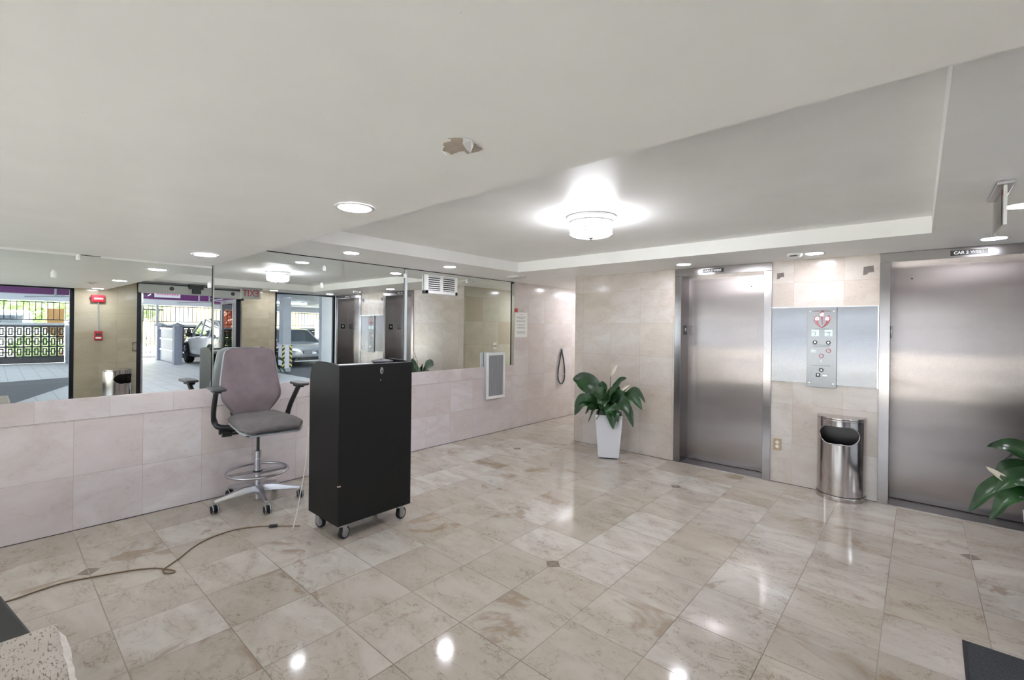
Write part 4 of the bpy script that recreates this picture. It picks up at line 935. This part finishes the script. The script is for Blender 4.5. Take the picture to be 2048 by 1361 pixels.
# fence
t = thing('iron_fence', 'thin black iron bar fence standing on the breeze block wall', 'fence', (18.62, 0, 1.52))
bm = bmesh.new(); box(bm, -.015, .015, -4, 11.5, 0, .03); box(bm, -.015, .015, -4, 11.5, .62, .65); obj('rail', bm, M['iron'], t)
b0 = obj('bar', B(-.01, .01, -.01, .01, 0, .66), M['iron'], t); b0.location = (0, -1.2, 0)
for i in range(1, 84):
    b1 = b0.copy(); C.objects.link(b1); b1.parent = t; b1.location = (0, -1.2 + i * .15, 0)
def breeze(y0, y1, label):
    t = thing('breeze_block_wall', label, 'wall', (18.6, y0, 0)); bm = bmesh.new(); L = y1 - y0; cw, chh = .2, .36; n = max(1, int(L / cw)); cw = L / n
    box(bm, -.06, .06, 0, L, 0, .2); box(bm, -.06, .06, 0, L, 1.26, 1.34)
    for r in range(3):
        z = .2 + r * chh * .98
        for i in range(n):
            y = i * cw; a = .05
            box(bm, -.05, .05, y, y + a, z, z + chh); box(bm, -.05, .05, y + cw - .0, y + cw + .0005, z, z + chh)
            box(bm, -.05, .05, y, y + cw, z, z + .055); 
            # inner ring
            iy0, iy1, iz0, iz1 = y + .073, y + cw - .023, z + .085, z + chh - .03
            for q in ((iy0, iy0 + .034, iz0, iz1), (iy1 - .034, iy1, iz0, iz1), (iy0, iy1, iz0, iz0 + .04), (iy0, iy1, iz1 - .04, iz1)): box(bm, -.045, .045, *q)
            zc_ = (iz0 + iz1) / 2; box(bm, -.045, .045, y, iy0, zc_ - .015, zc_ + .015); box(bm, -.045, .045, iy1, y + cw, zc_ - .015, zc_ + .015)
    obj('blocks', bm, M['breeze'], t); obj('coping', B(-.09, .09, 0, L, 1.34, 1.42), M['white2'], t)
breeze(-3.4, 1.78, 'grey breeze block wall with oblong openings, seen through the left window'); breeze(4.75, 11, 'grey breeze block wall with oblong openings, behind the silver SUV')
struct('wall_garden', B(16.2, 18.54, 1.8, 1.95, 0, 1.35), M['brickw'])
t = thing('brick_pier', 'capped pale pier at the corner of the breeze block wall', 'pier', (18.5, 2.09, 0)); obj('shaft', B(-.15, .15, -.12, .12, 0, 1.4), M['brickw'], t); bm = bmesh.new(); lathe(bm, [(.24, 1.4), (.24, 1.44), (.02, 1.56)], n=4); obj('cap', bm, M['brickw'], t)
# gate and plank wall
t = thing('garden_gate', 'narrow iron bar gate with a sunburst scroll, seen through the entrance door', 'gate', (19.3, 4.3, 0))
bm = bmesh.new(); box(bm, -.02, .02, -.6, .55, .03, .08); box(bm, -.02, .02, -.6, .55, 2.0, 2.05)
for i in range(9): box(bm, -.01, .01, -.6 + i * .14, -.58 + i * .14, .05, 2.03)
obj('bars', bm, M['iron'], t); bm = bmesh.new()
for i in range(14): a = i * PI / 7; cyl(bm, (0, .02 + .07 * math.cos(a), .7 + .07 * math.sin(a)), (0, .02 + .24 * math.cos(a), .7 + .24 * math.sin(a)), .012, n=6)
obj('sunburst', bm, M['iron'], t)
tag(obj('gate_post', B(18.4, 18.48, 4.42, 4.5, 0, 2.2), M['concrete']), 'pale lilac steel post beside the garden gate', 'post')
t = thing('plank_fence', 'white board fence running towards the breeze block wall between two piers', 'fence', (15.69, 4.5, 0))
obj('boards', B(0, 2.27, -.02, .02, .02, 1.28), M['plank'], t)
bm = bmesh.new()
for z in (.42, .84, 1.24): box(bm, 0, 2.27, -.05, .02, z, z + .07)
obj('rail', bm, M['white2'], t)
def pier(x, y, lb):
    q = thing('fence_pier', lb, 'pier', (x, y, 0), 0, None); obj('shaft', B(-.14, .14, -.12, .12, 0, 1.36), M['brickw'], q); bm = bmesh.new(); lathe(bm, [(.22, 1.36), (.22, 1.4), (.02, 1.5)], n=4); obj('cap', bm, M['brickw'], q)
pier(15.54, 4.5, 'pale brick pier at the near end of the white board fence'); pier(18.12, 4.5, 'pale brick pier at the far end of the white board fence')
# column with hazard guards
t = thing('garage_column', 'square garage column with black and yellow hazard corner guards, seen in the middle mirror', 'column', (11.2, 6.5, 0))
obj('shaft', B(-.16, .16, -.13, .13, 0, 2.45), M['concrete'], t); obj('white_guard', B(-.17, .17, -.135, .135, .12, .9), M['white2'], t)
for y0 in (-.16, .08):
    g = obj('hazard_guard', B(-.185, -.172, y0, y0 + .08, .14, .88), M['signblack'], t); bm = bmesh.new(); s_ = 1 if y0 < 0 else -1
    for i in range(5):
        z = .16 + i * .15; a, b = (z, z + .06) if s_ > 0 else (z + .06, z); v = [bm.verts.new(q) for q in ((-.187, y0, a), (-.187, y0 + .08, b), (-.187, y0 + .08, b + .07), (-.187, y0, a + .07))]; bm.faces.new(v)
    so_ = obj('stripe', bm, M['yellow'], g)

# cars
def car(name, label, loc, rz, L, W, H, suv, front_detail):
    t = thing(name, label, 'car', loc, rz)
    # x forward, y left, z up; origin under the centre
    h = L / 2
    if suv: low = [(-h, .35, .95), (-h + .05, .3, 1.08), (-h * .75, .28, 1.1), (-h * .3, .25, 1.08), (h * .25, .25, 1.05), (h * .45, .25, 1.03), (h * .8, .28, .98), (h * .96, .32, .86), (h, .4, .7)]
    else: low = [(-h, .35, .8), (-h + .08, .28, .95), (-h * .6, .25, .98), (-h * .2, .22, .93), (h * .2, .22, .91), (h * .36, .22, .9), (h * .75, .24, .8), (h * .93, .28, .7), (h, .34, .58)]
    def loft(st, mt, nm):
        bm = bmesh.new(); prev = None
        for x, z0, z1 in st:
            k_ = abs(x) / h; w_ = W / 2 * (1 - .16 * max(0, (k_ - .6) / .4) ** 2.2)
            ring_ = [(w_ * .9, z0), (w_ * .99, z0 + .12), (w_, z0 + (z1 - z0) * .5), (w_ * .985, z0 + (z1 - z0) * .8), (w_ * .93, z1 - .02), (w_ * .8, z1 + .01), (0, z1 + .035)]
            cur = [bm.verts.new((x, y, z)) for y, z in ring_] + [bm.verts.new((x, -y, z)) for y, z in ring_[-2::-1]]
            if prev:
                for j in range(len(cur) - 1): bm.faces.new((prev[j], prev[j + 1], cur[j + 1], cur[j]))
                bm.faces.new((prev[-1], prev[0], cur[0], cur[-1]))
            else: bm.faces.new(cur)
            prev = cur
        bm.faces.new(prev[::-1]); o = obj(nm, bm, mt, t, smooth=True); s = o.modifiers.new('s', 'SUBSURF'); s.levels = s.render_levels = 2; return o
    loft(low, M['silver'], 'body')
    zb = 1.02 if suv else .9
    gh = [(-h * .96, zb), (-h * .80, H - .2), (-h * .66, H - .05), (-h * .3, H), (h * .0, H - .02), (h * .14, H - .1), (h * .5, zb)] if suv else [(-h * .72, zb), (-h * .42, H - .05), (-h * .15, H), (h * .02, H - .01), (h * .14, H - .06), (h * .42, zb - .02)]
    bm = bmesh.new(); prev = None
    for x, z in gh:
        f = (z - zb) / (H - zb); wb = W / 2 * .93; wt = wb * (1 - .2 * max(0, f))
        cur = [bm.verts.new(q) for q in ((x, wb, zb - .04), (x, wt, z - .02), (x, wt * .8, z), (x, -wt * .8, z), (x, -wt, z - .02), (x, -wb, zb - .04))]
        if prev:
            for j in range(5): bm.faces.new((prev[j], prev[j + 1], cur[j + 1], cur[j]))
        prev = cur
    obj('windows', bm, M['carglass'], t)
    bm = bmesh.new(); prev = None
    for x, z in gh[1:-1]:
        f = (z - zb) / (H - zb); wt = W / 2 * .93 * (1 - .2 * f)
        cur = [bm.verts.new(q) for q in ((x, wt + .006, z - .06), (x, wt + .0, z + .0), (x, wt * .78, z + .018), (x, -wt * .78, z + .018), (x, -wt, z), (x, -wt - .006, z - .06))]
        if prev:
            for j in range(5): bm.faces.new((prev[j], prev[j + 1], cur[j + 1], cur[j]))
        prev = cur
    obj('roof', bm, M['silver'], t, smooth=True)
    bm = bmesh.new()
    for s_ in (-1, 1):
        for (xa, za), (xb, zb_) in ((gh[0], gh[1]), (gh[-1], gh[-2])) + (((gh[1], gh[2]),) if suv else ()):
            fa, fb = (za - zb) / (H - zb), (zb_ - zb) / (H - zb)
            tube(bm, [(xa, s_ * W / 2 * .935 * (1 - .2 * max(0, fa)), za - .03), (xb, s_ * W / 2 * .935 * (1 - .2 * fb), zb_ - .02)], .035, 6)
        for xx in ((-h * .45, -h * .02) if suv else (-h * .12,)):
            tube(bm, [(xx - .06, s_ * W / 2 * .935, zb - .03), (xx, s_ * W / 2 * .93 * .805, H - .04)], .028, 6)
    obj('pillar', bm, M['silver'], t)
    wr = .37 if suv else .33
    for x in (h * .62, -h * .6):
        for s_ in (-1, 1):
            y = s_ * (W / 2 - .1)
            bm = bmesh.new(); cyl(bm, (x, y - .11, wr), (x, y + .115 , wr), wr, n=32); wl = obj('wheel', bm, M['tyre'], t, bevel=.03)
            bm = bmesh.new(); yy = y + s_ * .12
            for i in range(5):
                a = i * 2 * PI / 5; cyl(bm, (x, yy, wr), (x + wr * .66 * math.cos(a), yy, wr + wr * .66 * math.sin(a)), .04, .03, n=6)
            tube(bm, [(x + wr * .68 * math.cos(i * PI / 14), yy, wr + wr * .68 * math.sin(i * PI / 14)) for i in range(28)], .022, 6, True); cyl(bm, (x, yy - .02, wr), (x, yy + .02, wr), .07, n=12); obj('rim', bm, M['rim'], wl)
            bm = bmesh.new(); tube(bm, [(x + (wr + .035) * math.cos(i * PI / 16), s_ * (W / 2 - .02), wr + (wr + .035) * math.sin(i * PI / 16)) for i in range(-1, 18)], .035, 6); obj('wheel_arch', bm, M['black' if suv else 'silver'], t)
    for s_ in (-1, 1):
        bm = bmesh.new(); lathe(bm, [(.0005, -.08), (.09, -.05), (.11, 0), (.08, .07), (.0005, .09)], (h * .33, s_ * (W / 2 + .07), zb + .06), 12, cap=False); obj('side_mirror', bm, M['silver'] if not suv else M['black'], t, smooth=True)
    if suv:
        for s_ in (-1, 1): obj('tail_lamp', B(-h * 1.0 + .02, -h * .88, min(s_ * W * .30, s_ * W * .475), max(s_ * W * .30, s_ * W * .475), .78, 1.0), M['tail'], t, bevel=.02)
        obj('rear_bumper', B(-h - .04, -h + .15, -W * .42, W * .42, .38, .6), M['black'], t, bevel=.03); obj('licence_plate', B(-h - .05, -h - .03, -.16, .16, .66, .8), M['paper'], t)
        bm = bmesh.new(); box(bm, -h * .6 + .45, h * .62 - .45, -W / 2 - .01, W / 2 + .01, .28, .34); obj('sill', bm, M['black'], t)
    else:
        for s_ in (-1, 1):
            bm = bmesh.new()
            for y_ in (.0,):
                pts = rrect(s_ * .26 - .17, s_ * .26 + .17, .48, .60, .05); prism(bm, pts, 0, h - .02, h + .03)
            g = obj('grille', bm, M['black'], t); bm = bmesh.new()
            for i in range(9): box(bm, h + .03, h + .036, s_ * .26 - .15 + i * .036, s_ * .26 - .14 + i * .036, .49, .59)
            obj('slats', bm, M['rim'], g)
            bm = bmesh.new(); prism(bm, [(s_ * .5, .56), (s_ * .86, .62), (s_ * .88, .70), (s_ * .7, .69), (s_ * .5, .62)], 0, h - .16, h - .01); obj('headlamp', bm, M['headl'], t)
        obj('lower_intake', B(h - .05, h + .02, -.6, .6, .26, .36), M['black'], t, bevel=.02); obj('bumper_lip', B(h - .05, h + .04, -.75, .75, .2, .24), M['silver'], t, bevel=.01)
    return t
car('suv', 'silver SUV seen from behind through the entrance door, parked facing the breeze block wall', (14.7, 5.85, 0), 0, 4.6, 1.9, 1.68, True, None)
car('sedan', 'silver sedan with twin oval grille facing the lobby, seen in the middle mirror', (15.0, 8.15, 0), PI, 4.9, 1.88, 1.4, False, None)
# street background
def bush(loc, r, m, lb, cat='bush', nm='bush'):
    bm = bmesh.new(); rnd = random.Random(int(loc[1] * 100))
    for i in range(420):
        d = Vector((rnd.gauss(0, 1), rnd.gauss(0, 1), rnd.gauss(0, 1))).normalized() * (.6 + .4 * rnd.random()); c0 = Vector((d.x * r[0], d.y * r[1], d.z * r[2] + r[2]))
        s_ = .16 * max(r[1], .8); a = Vector((rnd.gauss(0, 1), rnd.gauss(0, 1), rnd.gauss(0, 1))).normalized() * s_; b = a.orthogonal().normalized() * s_ * .6
        bm.faces.new([bm.verts.new(c0 - a), bm.verts.new(c0 + b), bm.verts.new(c0 + a), bm.verts.new(c0 - b)])
    o = obj(nm, bm, m); o.location = loc; tag(o, lb, cat)
bush((24, -1.6, 0), (1.0, 1.2, 1.5), M['hedge2'], 'pinkish flowering bush across the street, leftmost behind the iron fence'); bush((31, 1.6, 1.0), (1.0, 1.6, 1.2), M['hedge'], 'bright green tree across the street, behind the middle of the left window'); bush((26, 5.4, 1.6), (.8, .8, .7), M['hedge'], 'small green tree crown above the garden gate')
bush((21.2, -1.1, 0), (.5, 1.3, .55), M['hedge'], 'low green hedge behind the breeze block openings, left part'); bush((21.2, 1.2, 0), (.5, .8, .5), M['hedge'], 'low green hedge behind the breeze block openings, right part')
t = thing('yellow_building', 'sunlit cream building across the street, seen through the entrance door', 'building', (30, 11, 0)); obj('facade', B(0, 4, -4.5, 8, 0, 7), M['cream'], t)
bm = bmesh.new()
for i in range(4): box(bm, -.05, .02, -3.5 + i * 2.6, -2.6 + i * 2.6, 1.0, 2.4)
obj('window', bm, M['concrete'], t)
def van(loc, lb):
    t = thing('parked_van', lb, 'van', loc); obj('body', B(-.9, .9, -1.1, 1.1, .35, 1.95), M['white2'], t, bevel=.15, seg=3); obj('windows', B(-.93, .93, -.8, .8, 1.2, 1.75), M['carglass'], t, bevel=.05)
    for y in (-.7, .7): obj('wheel', cy_((-.95, y, .35), (.95, y, .35), .34, n=20), M['tyre'], t)
van((27.0, .2, 0), 'white van across the street, left of the green tree'); van((24.5, 3.6, 0), 'white van across the street, right of the green tree'); van((24, 15.0, 0), 'white van parked beyond the silver sedan')
tag(obj('utility_cabinet', B(22.3, 22.7, 1.55, 2.05, 0, 2.0), M['brown']), 'brown utility cabinet across the street, near the right side of the left window', 'cabinet')
tag(obj('sign_board', B(22, 22.1, 2.3, 3.0, 0, 1.9), M['greenp']), 'pale green board across the street, behind the fence corner', 'board')
tag(obj('street_banner', B(22, 22.1, 10.0, 10.35, 1.2, 2.0), M['pinkp']), 'pink banner beyond the silver sedan', 'banner')
